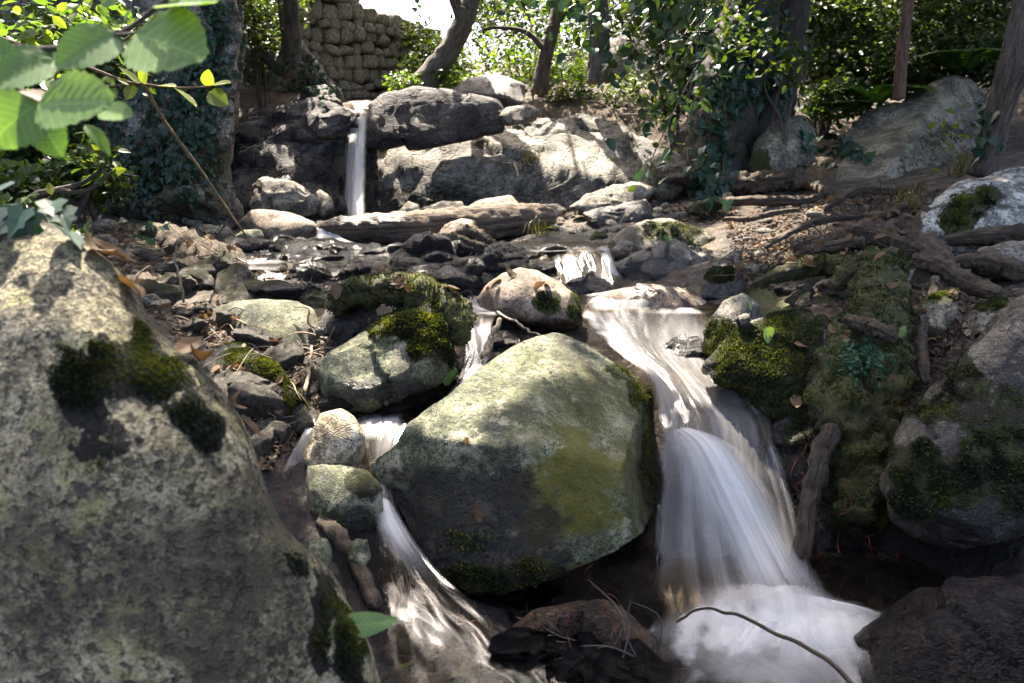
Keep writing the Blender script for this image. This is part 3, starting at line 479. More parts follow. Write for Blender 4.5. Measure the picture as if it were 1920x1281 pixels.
# --- smaller stones of the bed, one by one
SMALL = [
 ('pale rounded stone in the left bank gravel', [(343,435),(380,417),(430,419),(447,440),(422,458),(360,456)], 5.6, 'grey'),
 ('dark angular stone behind the pale left bank stone', [(333,414),(360,389),(400,394),(414,414),(360,424)], 6.2, 'grey'),
 ('small block upper slab by the pale left bank stone', [(438,445),(455,430),(490,431),(497,446),(462,455)], 5.3, 'greengrey'),
 ('thin lower slab at the water edge below the small block', [(436,462),(470,444),(506,450),(516,464),(460,474)], 5.0, 'dark'),
 ('grey wedge stone under the left cliff', [(143,420),(160,398),(185,404),(196,422),(160,430)], 6.0, 'grey'),
 ('brown rock behind the huge granite boulder', [(40,412),(70,390),(120,395),(145,418),(90,432)], 5.6, 'brown'),
 ('long black rock below the small chute', [(540,468),(558,446),(600,446),(626,458),(612,474),(560,476)], 5.0, 'dark'),
 ('black rock hump in the upper stream', [(592,500),(640,472),(700,466),(752,480),(768,504),(700,522),(620,518)], 4.7, 'dark'),
 ('mossy hump beside the black rock hump', [(762,520),(780,476),(810,464),(838,480),(836,516),(790,528)], 4.5, 'dark'),
 ('dark mossy pebble rock above the brown boulder', [(816,535),(848,509),(890,504),(918,520),(914,546),(860,552)], 3.85, 'dark'),
 ('reddish flat stone beside the dark mossy pebble rock', [(785,538),(805,518),(835,515),(850,532),(820,546)], 3.9, 'brown'),
 ('black ledge rock between the two step cascades', [(925,535),(940,485),(960,468),(1000,470),(1035,488),(1040,530),(980,548)], 4.3, 'dark'),
 ('glossy black rock under the step cascade', [(1050,560),(1070,525),(1110,510),(1150,530),(1160,560),(1100,572)], 3.8, 'dark'),
 ('small black rock left of the step cascade', [(900,520),(912,478),(935,470),(945,500),(935,535)], 4.35, 'dark'),
 ('wet reddish rock with a thin veil of water', [(1088,575),(1130,547),(1200,534),(1290,540),(1330,562),(1300,596),(1200,602),(1120,592)], 3.4, 'brown'),
 ('dark submerged rock in the main chute', [(1240,660),(1260,632),(1310,630),(1340,655),(1320,690),(1265,690)], 2.8, 'dark'),
 ('pale wet stone under the brown branch', [(565,1060),(580,1015),(610,1010),(625,1050),(650,1110),(640,1170),(600,1150)], 1.66, 'greengrey'),
 ('small pale stone between branch and cascade', [(655,1050),(662,1012),(690,1008),(696,1045),(680,1070)], 1.75, 'greengrey'),
 ('black wet ledge left of the roots below the main boulder', [(930,1200),(1000,1160),(1090,1130),(1170,1140),(1235,1195),(1285,1290),(1270,1400),(1100,1400),(980,1300)], 1.55, 'brownwet'),
 ('dark mossy rock rim along the left upper channel', [(250,560),(290,520),(350,510),(420,520),(470,545),(420,565),(330,570)], 3.7, 'dark'),
 ('long dark rock along the left upper channel', [(470,560),(500,540),(560,535),(620,545),(640,560),(560,575)], 3.6, 'dark'),
 ('dark mossy shelf under the arched root', [(600,620),(615,565),(650,545),(700,548),(720,600),(690,640),(640,650)], 2.95, 'dark'),
 ('flat pale stone on the leafy right path', [(1605,380),(1625,368),(1645,374),(1640,386),(1615,388)], 5.0, 'grey'),
 ('pale flat stone beside the roots on the right path', [(1570,400),(1590,390),(1612,397),(1605,408),(1580,410)], 4.7, 'grey'),
 ('small boulder by the bright root', [(1348,385),(1355,362),(1372,360),(1378,380),(1365,392)], 5.6, 'slab'),
 ('sharp grey stone among the bank roots', [(1665,535),(1672,495),(1700,500),(1705,540),(1685,555)], 2.9, 'grey'),
 ('mossy splinter rock beside the dark overhanging boulder', [(1720,590),(1755,545),(1800,540),(1808,570),(1770,620),(1735,640)], 2.55, 'slab'),
 ('second mossy splinter rock beside the dark overhanging boulder', [(1810,600),(1850,560),(1895,550),(1900,575),(1860,610),(1825,640)], 2.35, 'slab'),
 ('dark stone at the muddy shallows on the right path', [(1380,505),(1410,494),(1450,500),(1448,522),(1400,528)], 3.7, 'dark'),
 ('humped root-bound rock on the right bank', [(1480,470),(1500,445),(1560,438),(1600,452),(1590,475),(1520,482)], 3.75, 'dark'),
 ('dark mossy rock by the sunny path edge', [(1290,400),(1300,380),(1330,375),(1350,392),(1330,410)], 5.4, 'dark'),
 ('small grey stone below the mossy hump boulder', [(1100,450),(1120,434),(1140,440),(1138,456),(1112,462)], 5.0, 'slab')]
for i, (lb, ol, Y, mt) in enumerate(SMALL):
    cx = np.mean([p[0] for p in ol]); cyy = np.mean([p[1] for p in ol])
    mo = [(cx, min(p[1] for p in ol)+12, 60, 30, .75)] if 'moss' in lb else []
    we = [(cx, cyy+8, 90, 60, .8)] if (mt == 'dark' and 'path' not in lb) or 'wet' in lb or mt == 'brownwet' else []
    rock(lb, ol, Y, M[mt], .9, 5 if Y < 4 else 4, .76, .5, 8, (.72, .96), .04, seed=200+i, frac=.045 if mt in ('dark', 'slab', 'grey', 'brownwet') else .012, nfr=14, moss=mo, wet=we, key=lb)
    if mo and Y < 5: tufts(lb, 1800, .010)
# ------------------------------------------------------------------ tubes: trunks, roots, twigs
def spline(P, n):
    P = np.asarray(P, float); Q = np.vstack([2*P[0]-P[1], P, 2*P[-1]-P[-2]]); k = len(P)-1; out = []
    t = np.linspace(0, k, n); i = np.minimum(t.astype(int), k-1); u = (t-i)[:, None]
    a, b, c_, d = Q[i], Q[i+1], Q[i+2], Q[i+3]
    return .5*(2*b+(c_-a)*u+(2*a-5*b+4*c_-d)*u*u+(3*b-a-3*c_+d)*u**3)
def tube(P, R, n=24, k=12, nz=.12, fr=6., seed=0, cap=True):
    C = spline(P, n); r = np.interp(np.linspace(0, len(R)-1, n), np.arange(len(R)), R)
    T = np.gradient(C, axis=0); T /= np.maximum(np.linalg.norm(T, axis=1), 1e-9)[:, None]
    ref = np.array([.3, .9, .2]) if abs(T[:, 2]).mean() > .6 else np.array([0, 0, 1.])
    A = np.cross(T, ref); A /= np.maximum(np.linalg.norm(A, axis=1), 1e-9)[:, None]; B = np.cross(T, A)
    th = np.linspace(0, 2*math.pi, k, endpoint=False)
    D = np.cos(th)[None, :, None]*A[:, None]+np.sin(th)[None, :, None]*B[:, None]
    V = C[:, None]+D*r[:, None, None]; V = V.reshape(-1, 3); rr = np.repeat(r, k)
    if nz: V = V+D.reshape(-1, 3)*(rr*nz*2*(fbm(V/max(np.mean(R), 1e-3), fr*.16, 3, seed)+.6*fbm(V/max(np.mean(R), 1e-3)*[1, 1, .35], fr*.4, 2, seed+3, .5, True)))[:, None]
    L = np.r_[0, np.cumsum(np.linalg.norm(np.diff(C, axis=0), axis=1))]
    uv = np.stack([np.tile(th/(2*math.pi)*2*math.pi*np.mean(R)*2, n), np.repeat(L, k)], 1)
    i = np.arange((n-1)*k); a = (i//k)*k; b = i % k; c_ = (b+1) % k
    F = np.stack([a+b, a+c_, a+k+c_, a+k+b], 1)
    if cap:
        m0 = len(V); V = np.vstack([V, C[0], C[-1]]); uv = np.vstack([uv, uv[0], uv[-1]])
        j = np.arange(k); j2 = (j+1) % k; e = (n-1)*k
        F = np.vstack([F, np.stack([np.full(k, m0), j2, j, np.full(k, m0)], 1)[:, :4], np.stack([np.full(k, m0+1), e+j, e+j2, np.full(k, m0+1)], 1)])
    return V, F, uv
def quadfix(F):
    return F
def tmesh(name, P, R, n=24, k=12, nz=.12, fr=6., seed=0, moss=(), wet=(), so=True, allmoss=0., allwet=0.):
    V, F, uv = tube(P, R, n, k, nz, fr, seed, False)
    ends = []
    at = dict(moss=np.maximum(blobs(V, moss), allmoss), wet=np.maximum(blobs(V, wet), allwet))
    if so: solid(V, F)
    # round the ends off by shrinking the end rings to a point
    V[:k] = V[:k].mean(0)+(V[:k]-V[:k].mean(0))*.05; V[-k:] = V[-k:].mean(0)+(V[-k:]-V[-k:].mean(0))*.05
    return mesh(name, V, F, at, uv), V, F, at['moss']
def px_path(l): return [W(x, y, Y) for x, y, Y in l]
# fallen log across the stream head
lm, LV, LF, _ = tmesh('fallen_log', px_path([(588,430,5.75),(640,432,5.7),(760,428,5.65),(880,420,5.7),(980,412,5.85),(1035,410,5.95)]), [.03,.105,.125,.135,.125,.09], 90, 40, .10, 9, 4, wet=[(680,430,120,40,.9)])
put('fallen_log', lm, M['logbark'], label='thick rotting log lying across the stream above the pools', cat='log')
# ------------------------------------------------------------------ trees (trunks and limbs; crowns come further down)
TREES = []
def tree(label, path, rad, mat, seed=0, moss=(), n=60, k=24, nz=.1, limbs=(), crown=True, name='tree', group=None):
    P = px_path(path) if len(path[0]) == 3 and path[0][0] > 20 else [np.array(p) for p in path]
    root = empty(name, P[0], label, 'tree', group)
    m, V, F, ms = tmesh('trunk', P, rad, n, k, nz, 8, seed, moss)
    for v in m.vertices: v.co -= Vector(P[0])
    put('trunk', m, mat, parent=root)
    for lp, lr in limbs:
        Q = px_path(lp) if lp[0][0] > 20 else [np.array(p) for p in lp]
        m, _, _, _ = tmesh('limb', Q, lr, 26, 10, .08, 8, seed+5)
        for v in m.vertices: v.co -= Vector(P[0])
        put('limb', m, mat, parent=root)
    if crown: TREES.append((root, P, rad))
    return root
tree('leaning grey-barked tree rising beside the stone wall', [(770,185,9.9),(800,150,9.9),(838,100,9.9),(868,45,9.9),(885,-20,10.),(895,-150,10.2),(905,-330,10.4),(930,-560,10.6)], [.2,.16,.135,.125,.12,.11,.09,.05], M['barkgrey'], 1, [(800,150,30,40,.4)], limbs=[([(868,42,9.9),(830,-60,9.6),(780,-200,9.2)],[.08,.06,.03])])
tree('slim dark tree rising out of the bright bush above the ledge', [(1010,180,9.8),(1020,120,9.8),(1035,60,9.8),(1048,0,9.9),(1060,-120,10),(1080,-400,10.3)], [.12,.09,.08,.075,.07,.04], M['bark'], 2, limbs=[([(1022,95,9.8),(985,60,9.7),(930,52,9.6),(900,58,9.5)],[.04,.03,.02,.012])])
tree('straight bare-trunked tree standing before the dark outcrop', [(1122,160,9.4),(1124,90,9.4),(1122,20,9.4),(1120,-100,9.5),(1110,-400,9.8)], [.15,.125,.12,.11,.06], M['barkgrey'], 3)
ivt = tree('massive ivy-covered tree with twin trunks on the right bank', [(1325,372,6.5),(1335,320,6.55),(1345,250,6.6),(1370,160,6.7),(1400,60,6.8),(1420,-40,6.9),(1440,-200,7.1),(1450,-500,7.4)], [.5,.34,.28,.26,.25,.23,.2,.1], M['darkbark'], 4, [(1340,280,60,120,.45)], n=90, k=36, nz=.14, limbs=[([(1400,300,6.75),(1440,230,6.85),(1462,150,6.95),(1478,60,7.),(1490,-60,7.1),(1500,-300,7.3)],[.24,.2,.17,.16,.15,.1])])
tree('thin reddish sapling trunk behind the slanted slab', [(1684,190,6.9),(1690,120,6.9),(1697,50,6.9),(1706,-40,6.9),(1712,-300,7)], [.055,.05,.047,.045,.03], M['barkred'], 5)
tree('slanting dark trunk at the right edge of the clearing', [(1838,335,4.9),(1858,270,4.9),(1880,180,4.9),(1905,80,4.9),(1925,-20,5.),(1960,-250,5.2)], [.085,.08,.075,.07,.065,.04], M['bark'], 6, limbs=[([(1835,330,4.85),(1868,255,4.8),(1900,180,4.75),(1930,120,4.7)],[.04,.038,.034,.03])])
tree('crooked forked tree growing from the shaded cliff', [(470,95,8.5),(500,105,8.5),(535,130,8.4),(548,110,8.4),(550,60,8.4),(546,0,8.4),(545,-120,8.5),(560,-350,8.6)], [.05,.075,.1,.085,.08,.075,.07,.04], M['bark'], 7, limbs=[([(532,122,8.42),(535,80,8.5),(528,20,8.6),(522,-60,8.7)],[.05,.045,.04,.03])])
tree('dark trunk hidden in the undergrowth at the far left', [(-120,470,4.4),(-100,200,4.6),(-70,-50,4.8),(-60,-400,5)], [.22,.17,.15,.1], M['bark'], 8)
tree('tall background trunk on the right slope', [(1590,200,9.6),(1598,80,9.6),(1603,-60,9.7),(1610,-300,9.9)], [.16,.14,.13,.08], M['bark'], 9)
# ------------------------------------------------------------------ exposed roots
def root(label, pts, rad, seed, moss=(), allmoss=0., n=40, k=12, nz=.18, parent=None, mat='root', wet=0., name='tree_root', nt=0):
    P = np.array(px_path(pts))+[0, 0, .03 if parent is not None else 0.]; m, V, F, ms = tmesh(name, P+.012*np.random.default_rng(seed).normal(size=P.shape), rad, int(n*1.5), k+4, nz*1.6, 7, seed, moss, allmoss=allmoss, allwet=wet)
    b = P[0]
    if parent is not None: b = np.array(parent.location)
    for v in m.vertices: v.co -= Vector(b)
    o = put('root' if parent is not None else name, m, M[mat], parent=parent, loc=None if parent is not None else b, label=label if parent is None else None, cat='root' if parent is None else None)
    if nt: RK[label] = (o, V-b, np.vstack([F[:, :3], F[:, [0, 2, 3]]]), np.maximum(ms, allmoss), b); tufts(label, nt, .009)
    return o
IR = [([(1290,378,6.2),(1320,362,6.1),(1350,352,6.0),(1400,348,5.95),(1465,346,5.9),(1492,338,5.9),(1500,360,5.75)],[.02,.05,.07,.075,.07,.06,.03]),
 ([(1500,350,5.9),(1515,345,5.8),(1535,362,5.5),(1560,372,5.3)],[.05,.045,.03,.02]),
 ([(1280,400,5.6),(1320,395,5.5),(1400,392,5.2),(1500,378,5.2),(1545,370,5.2)],[.015,.03,.03,.03,.02]),
 ([(1545,400,4.8),(1600,372,4.9),(1680,360,4.9),(1730,352,4.9)],[.015,.03,.03,.02]),
 ([(1610,415,4.4),(1660,412,4.35),(1690,400,4.4),(1715,385,4.5)],[.015,.022,.02,.015]),
 ([(1500,478,3.7),(1560,460,3.65),(1620,455,3.55),(1680,465,3.45),(1740,485,3.3),(1775,510,3.1)],[.02,.05,.06,.06,.055,.03]),
 ([(1480,500,3.6),(1530,478,3.5),(1580,468,3.45),(1620,462,3.4)],[.012,.025,.025,.02]),
 ([(1715,500,3.1),(1760,505,3.0),(1810,530,2.85),(1860,560,2.7)],[.025,.035,.035,.025]),
 ([(1650,445,3.8),(1700,440,3.7),(1745,470,3.5),(1755,500,3.3)],[.04,.055,.05,.03]),
 ([(1420,545,3.1),(1470,525,3.1),(1540,515,3.1),(1600,520,3.0),(1640,515,2.95)],[.015,.03,.04,.045,.03]),
 ([(1560,560,2.85),(1600,530,2.85),(1650,512,2.85),(1700,520,2.8)],[.02,.05,.06,.04]),
 ([(1640,508,2.9),(1640,545,2.72),(1636,600,2.55),(1645,680,2.4),(1650,760,2.25),(1640,880,2.12)],[.05,.075,.085,.08,.07,.03]),
 ([(1620,600,2.6),(1585,640,2.48),(1570,700,2.35),(1575,780,2.22),(1590,900,2.1),(1600,1000,2.0)],[.03,.055,.07,.075,.08,.05]),
 ([(1590,615,2.42),(1630,625,2.33),(1665,655,2.28)],[.018,.024,.014]),
 ([(1755,530,2.75),(1735,600,2.55),(1725,640,2.45),(1722,690,2.36),(1735,745,2.25)],[.012,.016,.017,.018,.01]),
 ([(1660,510,2.85),(1690,560,2.65),(1715,600,2.55)],[.02,.018,.01]),
 ([(1780,500,3.2),(1850,505,3.1),(1920,520,3.0)],[.02,.04,.04]),
 ([(1760,470,3.5),(1830,462,3.4),(1900,448,3.4),(1960,440,3.4)],[.02,.035,.035,.03]),
 ([(1430,470,4.0),(1500,440,4.2),(1560,420,4.3),(1610,412,4.4)],[.01,.02,.02,.012]),
 ([(1350,420,4.9),(1400,425,4.75),(1450,410,4.8),(1500,398,4.9)],[.01,.018,.018,.01])]
for i, (p, r) in enumerate(IR):
    mo = .95 if i in (11, 12) else (.85 if i in (9, 10) else (.3 if i in (5, 8) else .0))
    root('ivyroot%d' % i, p, r, 300+i, allmoss=mo*.7, parent=ivt, nt=7000 if i in (11, 12) else (3000 if i in (9, 10) else 0), k=20 if i in (11, 12, 0, 5) else 12, n=60 if i in (11, 12, 0, 5) else 36)
LR = [('thick mossy root arching over the left bank', [(230,470,4.6),(300,445,4.5),(350,460,4.3),(385,500,4.0),(400,540,3.8)], [.04,.08,.09,.08,.04], .4),
 ('root slanting into the left upper channel', [(330,470,4.5),(390,465,4.4),(430,490,4.2),(460,530,3.9)], [.04,.06,.065,.03], .2),
 ('dark root running beside the flat-topped boulder', [(290,500,4.0),(330,530,3.8),(400,545,3.65),(470,535,3.6)], [.05,.07,.07,.04], .35),
 ('short stubby root above the leafy left bank', [(310,520,3.9),(340,500,3.9),(370,530,3.7),(372,565,3.5)], [.03,.06,.065,.04], .2),
 ('arched mossy root bridging the pale green-grey boulder', [(625,590,2.85),(640,555,2.85),(690,538,2.85),(750,540,2.8),(800,552,2.75),(850,590,2.65),(862,640,2.55)], [.03,.05,.055,.055,.06,.06,.03], .9),
 ('long mossy branch stranded below the log', [(745,465,5.1),(790,452,5.1),(850,455,5.0),(920,468,4.9)], [.02,.04,.045,.02], .45),
 ('gnarled driftwood piece beside the tan stone', [(840,450,5.1),(880,440,5.1),(905,448,5.05),(930,458,5.0)], [.025,.045,.04,.02], .2),
 ('low root hump along the left litter bank', [(230,560,3.3),(270,540,3.3),(290,590,3.0),(310,640,2.8)], [.03,.06,.06,.03], .0)]
for i, (l, p, r, mo) in enumerate(LR): root(l, p, r, 400+i, allmoss=mo, nt=2500 if mo > .8 else 0)
# ------------------------------------------------------------------ rays onto what has been built
BVH = BVHTree.FromPolygons(np.vstack(BV).tolist(), np.vstack(BF).tolist())
def hit(px, py):
    d = ray(px, py); l, n, i, t = BVH.ray_cast(Vector(CAM), Vector(d).normalized(), 60)
    if l is None: return None
    n = Vector(n); n = -n if n.dot(Vector(d)) > 0 else n
    return np.array(l), np.array(n)
def inpoly(x, y, P):
    P = np.array(P); c_ = False; j = len(P)-1
    for i in range(len(P)):
        if (P[i][1] > y) != (P[j][1] > y) and x < (P[j][0]-P[i][0])*(y-P[i][1])/(P[j][1]-P[i][1])+P[i][0]: c_ = not c_
        j = i
    return c_
# ------------------------------------------------------------------ water
def sheet(name, secs, nu, nv, foam, mat, edge=.12, ends=(.0, .0), bulge=0., rip=.0, seed=0, amax=1., off=None, ed=1.):
    Lp = np.array([W(*s_[0]) for s_ in secs]); Rp = np.array([W(*s_[1]) for s_ in secs])
    L = spline(Lp, nu); R = spline(Rp, nu); v = np.linspace(0, 1, nv); u = np.linspace(0, 1, nu)
    P = L[:, None]*(1-v)[None, :, None]+R[:, None]*v[None, :, None]
    T = np.gradient(P, axis=0); A = (R-L)[:, None]+0*T; N = np.cross(A, T); N /= np.maximum(np.linalg.norm(N, axis=2), 1e-9)[..., None]; N = np.where(N[..., 2:3] < 0, -N, N)
    w = np.linalg.norm(R-L, axis=1); P = P+N*(bulge*w[:, None]*(1-(2*v-1)**2)[None])[..., None]
    U = np.repeat(np.r_[0, np.cumsum(np.linalg.norm(np.diff((L+R)/2, axis=0), axis=1))][:, None], nv, 1); Vv = v[None]*w.mean()+0*U
    if rip: P = P+N*(rip*fbm(np.stack([U.ravel()*3, Vv.ravel()*16, 0*U.ravel()+seed], 1), 1, 3, seed).reshape(nu, nv))[..., None]
    if off is not None: P = P+np.array(off)
    fo = np.interp(u, np.linspace(0, 1, len(foam)), foam)[:, None]+0*Vv
    e = np.minimum(v, 1-v)[None]+.06*fbm(np.stack([U.ravel()*7, Vv.ravel()*9, 0*U.ravel()+3], 1), 1, 3, seed+4).reshape(nu, nv)
    al = smooth(e, 0., edge)*ed+(1-ed)
    if ends[0]: al = al*smooth(u, 0, ends[0])[:, None]
    if ends[1]: al = al*smooth(1-u, 0, ends[1])[:, None]
    i = np.arange((nu-1)*(nv-1)); r = i//(nv-1); k = i % (nv-1); a = r*nv+k
    F = np.stack([a, a+1, a+nv+1, a+nv], 1)
    return put(name, mesh(name, P.reshape(-1, 3), F, dict(foam=fo.ravel(), alpha=(al*amax).ravel()), np.stack([U.ravel()+seed, Vv.ravel()], 1)), mat, kind='structure')
def pool(name, z, x0, x1, y0, y1, foamb, mat, nx=120, ny=90, rip=.004, seed=0, base=.05, dmax=.17):
    x = np.linspace(x0, x1, nx); y = np.linspace(y0, y1, ny); X, Y = np.meshgrid(x, y)
    P = np.stack([X.ravel(), Y.ravel(), np.full(X.size, z)], 1); fo = base+blobs(P, foamb)
    P[:, 2] += rip*fbm(P*[5, 12, 1], 1, 3, seed)
    dep = z-ground(P[:, 0], P[:, 1]); al = 1-smooth(dep, dmax*.6, dmax); eb = np.minimum.reduce([P[:, 0]-x0, x1-P[:, 0], P[:, 1]-y0, y1-P[:, 1]])+.12*fbm(P, 6, 3, seed+2); al = al*smooth(eb, .0, .12)
    i = np.arange((ny-1)*(nx-1)); r = i//(nx-1); k = i % (nx-1); a = r*nx+k
    F = np.stack([a, a+1, a+nx+1, a+nx], 1); F = F[(al[F] > .001).any(1)]; uv = np.stack([P[:, 1]*2, P[:, 0]+.15*fbm(P, 3, 2, seed)], 1)
    return put(name, mesh(name, P, F, dict(foam=fo, alpha=al), uv), mat, kind='structure')
ZP = W(1400,1210,1.5)[2]; ZM = W(1150,580,3.2)[2]; ZU = W(1080,468,4.3)[2]; ZL = W(680,408,7.3)[2]; ZK = W(740,800,2.3)[2]
pool('plunge_pool', ZP, .12, 1.9, .9, 1.95, [(1400,1190,150,70,.6),(1480,1240,180,80,.35),(1620,1190,100,50,.3)], M['water'], seed=3, dmax=.5)
pool('middle_pool', ZM, -1.1, 1.1, 3.0, 3.75, [(1180,610,110,25,.6),(1220,600,120,20,.8),(880,580,60,30,.4)], M['water'], seed=4, dmax=.14)
pool('upper_pool', ZU, -.15, 1.0, 4.1, 5.0, [(1000,468,160,12,.3)], M['water'], seed=5, dmax=.13)
pool('upper_left_pool', W(700, 484, 4.6)[2], -2.3, -.15, 3.9, 5.2, [(470,500,60,40,.5)], M['water'], seed=8, dmax=.11)
pool('log_pool', ZL, -1.75, .2, 6.0, 7.75, [(665,405,40,8,.9),(600,430,30,20,.6)], M['water'], seed=6, dmax=.15)
pool('side_pool', ZK, -.62, -.22, 2.08, 2.55, [(720,810,60,40,.5)], M['water'], 60, 60, seed=7)
sheet('stream_chute', [((1085,580,3.22),(1335,588,3.2)),((1105,612,3.0),(1335,632,2.98)),((1150,655,2.75),(1332,680,2.72)),((1215,710,2.5),(1350,715,2.55)),((1232,770,2.33),(1400,745,2.45)),((1238,815,2.2),(1450,790,2.3)),((1236,900,2.08),(1465,890,2.14)),((1228,1000,1.98),(1490,990,2.02)),((1228,1100,1.86),(1515,1090,1.86)),((1240,1190,1.66),(1560,1165,1.7))],
  220, 90, [.16,.26,.3,.3,.28,.26,.28,.28,.3,.4], M['water'], .06, (.04, .05), .04, .012, 11)
sheet('main_fall', [((1243,812,2.2),(1300,804,2.27)),((1250,850,2.06),(1385,842,2.15)),((1270,920,1.97),(1450,925,2.04)),((1310,1010,1.88),(1495,1010,1.93)),((1350,1100,1.76),(1545,1090,1.79)),((1370,1200,1.58),(1620,1170,1.64))],
  160, 60, [.5,.68,.7,.68,.68,.7], M['veil'], .5, (.06, .25), .14, .004, 12, .92)
sheet('main_fall', [((1238,825,2.15),(1320,812,2.2)),((1234,900,2.02),(1440,885,2.07)),((1230,1000,1.93),(1490,985,1.97)),((1235,1100,1.8),(1540,1080,1.82)),((1245,1210,1.6),(1620,1170,1.64))],
  140, 60, [.25,.34,.32,.3,.45], M['veil'], .45, (.15, .25), .10, .004, 13, .7, (0, -.015, .01))
sheet('side_fall', [((1345,735,2.46),(1420,742,2.44)),((1380,790,2.3),(1450,800,2.3)),((1420,870,2.16),(1478,890,2.14)),((1450,960,2.06),(1498,970,2.04)),((1478,1050,1.95),(1508,1060,1.95))], 120, 40, [.42,.42,.36,.3,.25], M['veil'], .45, (.06, .2), .1, .004, 14, .7)
def yz(px, py, z=None):
    d = ray(px, py); return float(((ZP+.02 if z is None else z)-H)/d[2]*d[1])
def fl(px, py): return (px, py, yz(px, py))
sheet('splash_run', [(fl(1390,1150), fl(1560,1140)), (fl(1330,1190), fl(1640,1160)), (fl(1255,1245), fl(1715,1200)), (fl(1180,1330), fl(1790,1290))], 90, 90, [.65,.55,.4,.32], M['mist'], .45, (.15, .3), .02, .02, 31, .9)
sheet('splash_run', [(fl(1480,1130), fl(1540,1120)), (fl(1540,1165), fl(1640,1140)), (fl(1600,1200), fl(1700,1170))], 60, 40, [.7,.55,.3], M['mist'], .35, (.12, .3), .08, .015, 32, .9)
def mound(px, py, Y, rx, ry, h, foam, seed, amax=.9):
    c0 = W(px, py, Y); n = 40; r = np.linspace(0, 1, n); th = np.linspace(0, 2*math.pi, 48, endpoint=False)
    R, T = np.meshgrid(r, th, indexing='ij'); wob = 1+.25*fbm(np.stack([np.cos(T.ravel())*2, np.sin(T.ravel())*2, 0*T.ravel()+seed], 1), 1, 2, seed).reshape(T.shape)
    P = np.stack([c0[0]+R*np.cos(T)*rx*wob, c0[1]+R*np.sin(T)*ry*wob, ZP+.012+.002*seed+h*(1-R**2)**2], 2).reshape(-1, 3)
    P[:, 2] += .012*fbm(P, 9, 3, seed)*(1-R.ravel())
    i = np.arange((n-1)*48); a = (i//48)*48; b = i % 48; c_ = (b+1) % 48
    F = np.stack([a+b, a+48+b, a+48+c_, a+c_], 1); al = (1-smooth(R.ravel(), .15, 1.))*amax
    put('splash', mesh('splash', P, F, dict(foam=np.full(len(P), foam), alpha=al), np.stack([P[:, 1]*1.3+seed, P[:, 0]-.25*P[:, 1]], 1)), M['mist'], kind='structure')
mound(1450,1180,1.62,.26,.15,.05,.7,1,.75); mound(1340,1220,1.5,.18,.14,.02,.6,2,.6); mound(1560,1220,1.52,.26,.14,.022,.65,3,.7);
sheet('left_cascade', [((672,790,2.32),(790,795,2.32)),((680,840,2.2),(765,838,2.2)),((692,880,2.12),(735,885,2.14)),((704,925,2.02),(736,930,2.04)),((702,985,1.9),(778,1010,1.9)),((708,1040,1.8),(820,1070,1.78)),((715,1120,1.66),(900,1140,1.64)),((722,1200,1.52),(1000,1215,1.48)),((735,1300,1.37),(1090,1300,1.33))],
  200, 70, [.28,.32,.25,.32,.2,.1,.05,.03,.02], M['water'], .1, (.05, .0), .03, .012, 15)
sheet('left_cascade', [((706,930,2.0),(730,935,2.02)),((702,985,1.87),(772,1000,1.88)),((730,1040,1.78),(815,1060,1.77)),((780,1110,1.66),(890,1130,1.65))], 80, 40, [.8,.7,.42,.2], M['veil'], .48, (.05, .6), .1, .008, 16)
sheet('left_cascade', [((585,780,2.3),(600,790,2.28)),((545,850,2.1),(575,870,2.1)),((515,920,1.98),(560,940,1.97)),((505,990,1.86),(570,1010,1.84)),((530,1040,1.76),(585,1060,1.74))], 80, 30, [.3,.3,.35,.3,.2], M['water'], .15, (.1, .1), .05, .008, 17)
sheet('side_channel', [((855,580,3.2),(940,585,3.2)),((862,610,3.05),(925,612,3.05)),((872,655,2.85),(925,655,2.85)),((862,705,2.65),(912,690,2.66)),((835,740,2.5),(885,725,2.52)),((780,775,2.38),(850,760,2.4))], 120, 40, [.25,.45,.4,.35,.3,.2], M['water'], .12, (.08, .08), .04, .012, 18)
sheet('step_cascade', [((1025,470,4.35),(1145,466,4.4)),((1035,488,4.15),(1150,480,4.2)),((1045,515,4.0),(1158,510,4.0)),((1050,548,3.85),(1168,545,3.8))], 80, 60, [.04,.16,.22,.22], M['water'], .12, (.12, .1), .05, .03, 19)
sheet('step_cascade', [((1118,462,4.3),(1145,460,4.3)),((1128,490,4.05),(1155,490,4.05)),((1140,520,3.9),(1172,530,3.88))], 50, 24, [.5,.55,.5], M['veil'], .4, (.15, .15), .1, .01, 20, .8)
sheet('step_cascade', [((1045,478,4.2),(1085,478,4.2)),((1052,505,4.0),(1090,505,4.0)),((1058,545,3.85),(1100,545,3.83))], 50, 24, [.4,.5,.45], M['veil'], .4, (.15, .15), .1, .01, 29, .8)
sheet('step_cascade', [((902,468,4.45),(938,468,4.45)),((906,490,4.22),(936,490,4.22)),((912,525,4.1),(932,525,4.1))], 50, 24, [.5,.7,.6], M['veil'], .3, (.15, .15), .1, .01, 21, .8)
sheet('step_cascade', [((430,478,5.0),(520,480,5.0)),((440,500,4.6),(530,500,4.6)),((470,520,4.3),(560,525,4.2)),((500,535,4.0),(590,540,3.95))], 70, 40, [.4,.7,.7,.3], M['water'], .15, (.12, .15), .06, .02, 22)
sheet('log_spill', [((588,415,6.1),(640,413,6.1)),((592,425,5.72),(640,428,5.7)),((592,445,5.6),(648,448,5.55)),((600,462,5.3),(690,462,5.3))], 60, 30, [.5,.8,.8,.3], M['water'], .2, (.1, .2), .06, .012, 23)
sheet('rock_veil', [((1092,552,3.62),(1215,548,3.65)),((1098,562,3.32),(1222,556,3.33)),((1100,585,3.2),(1215,590,3.18))], 50, 50, [.5,.6,.7], M['veil'], .25, (.1, .1), .03, .01, 24, .75)
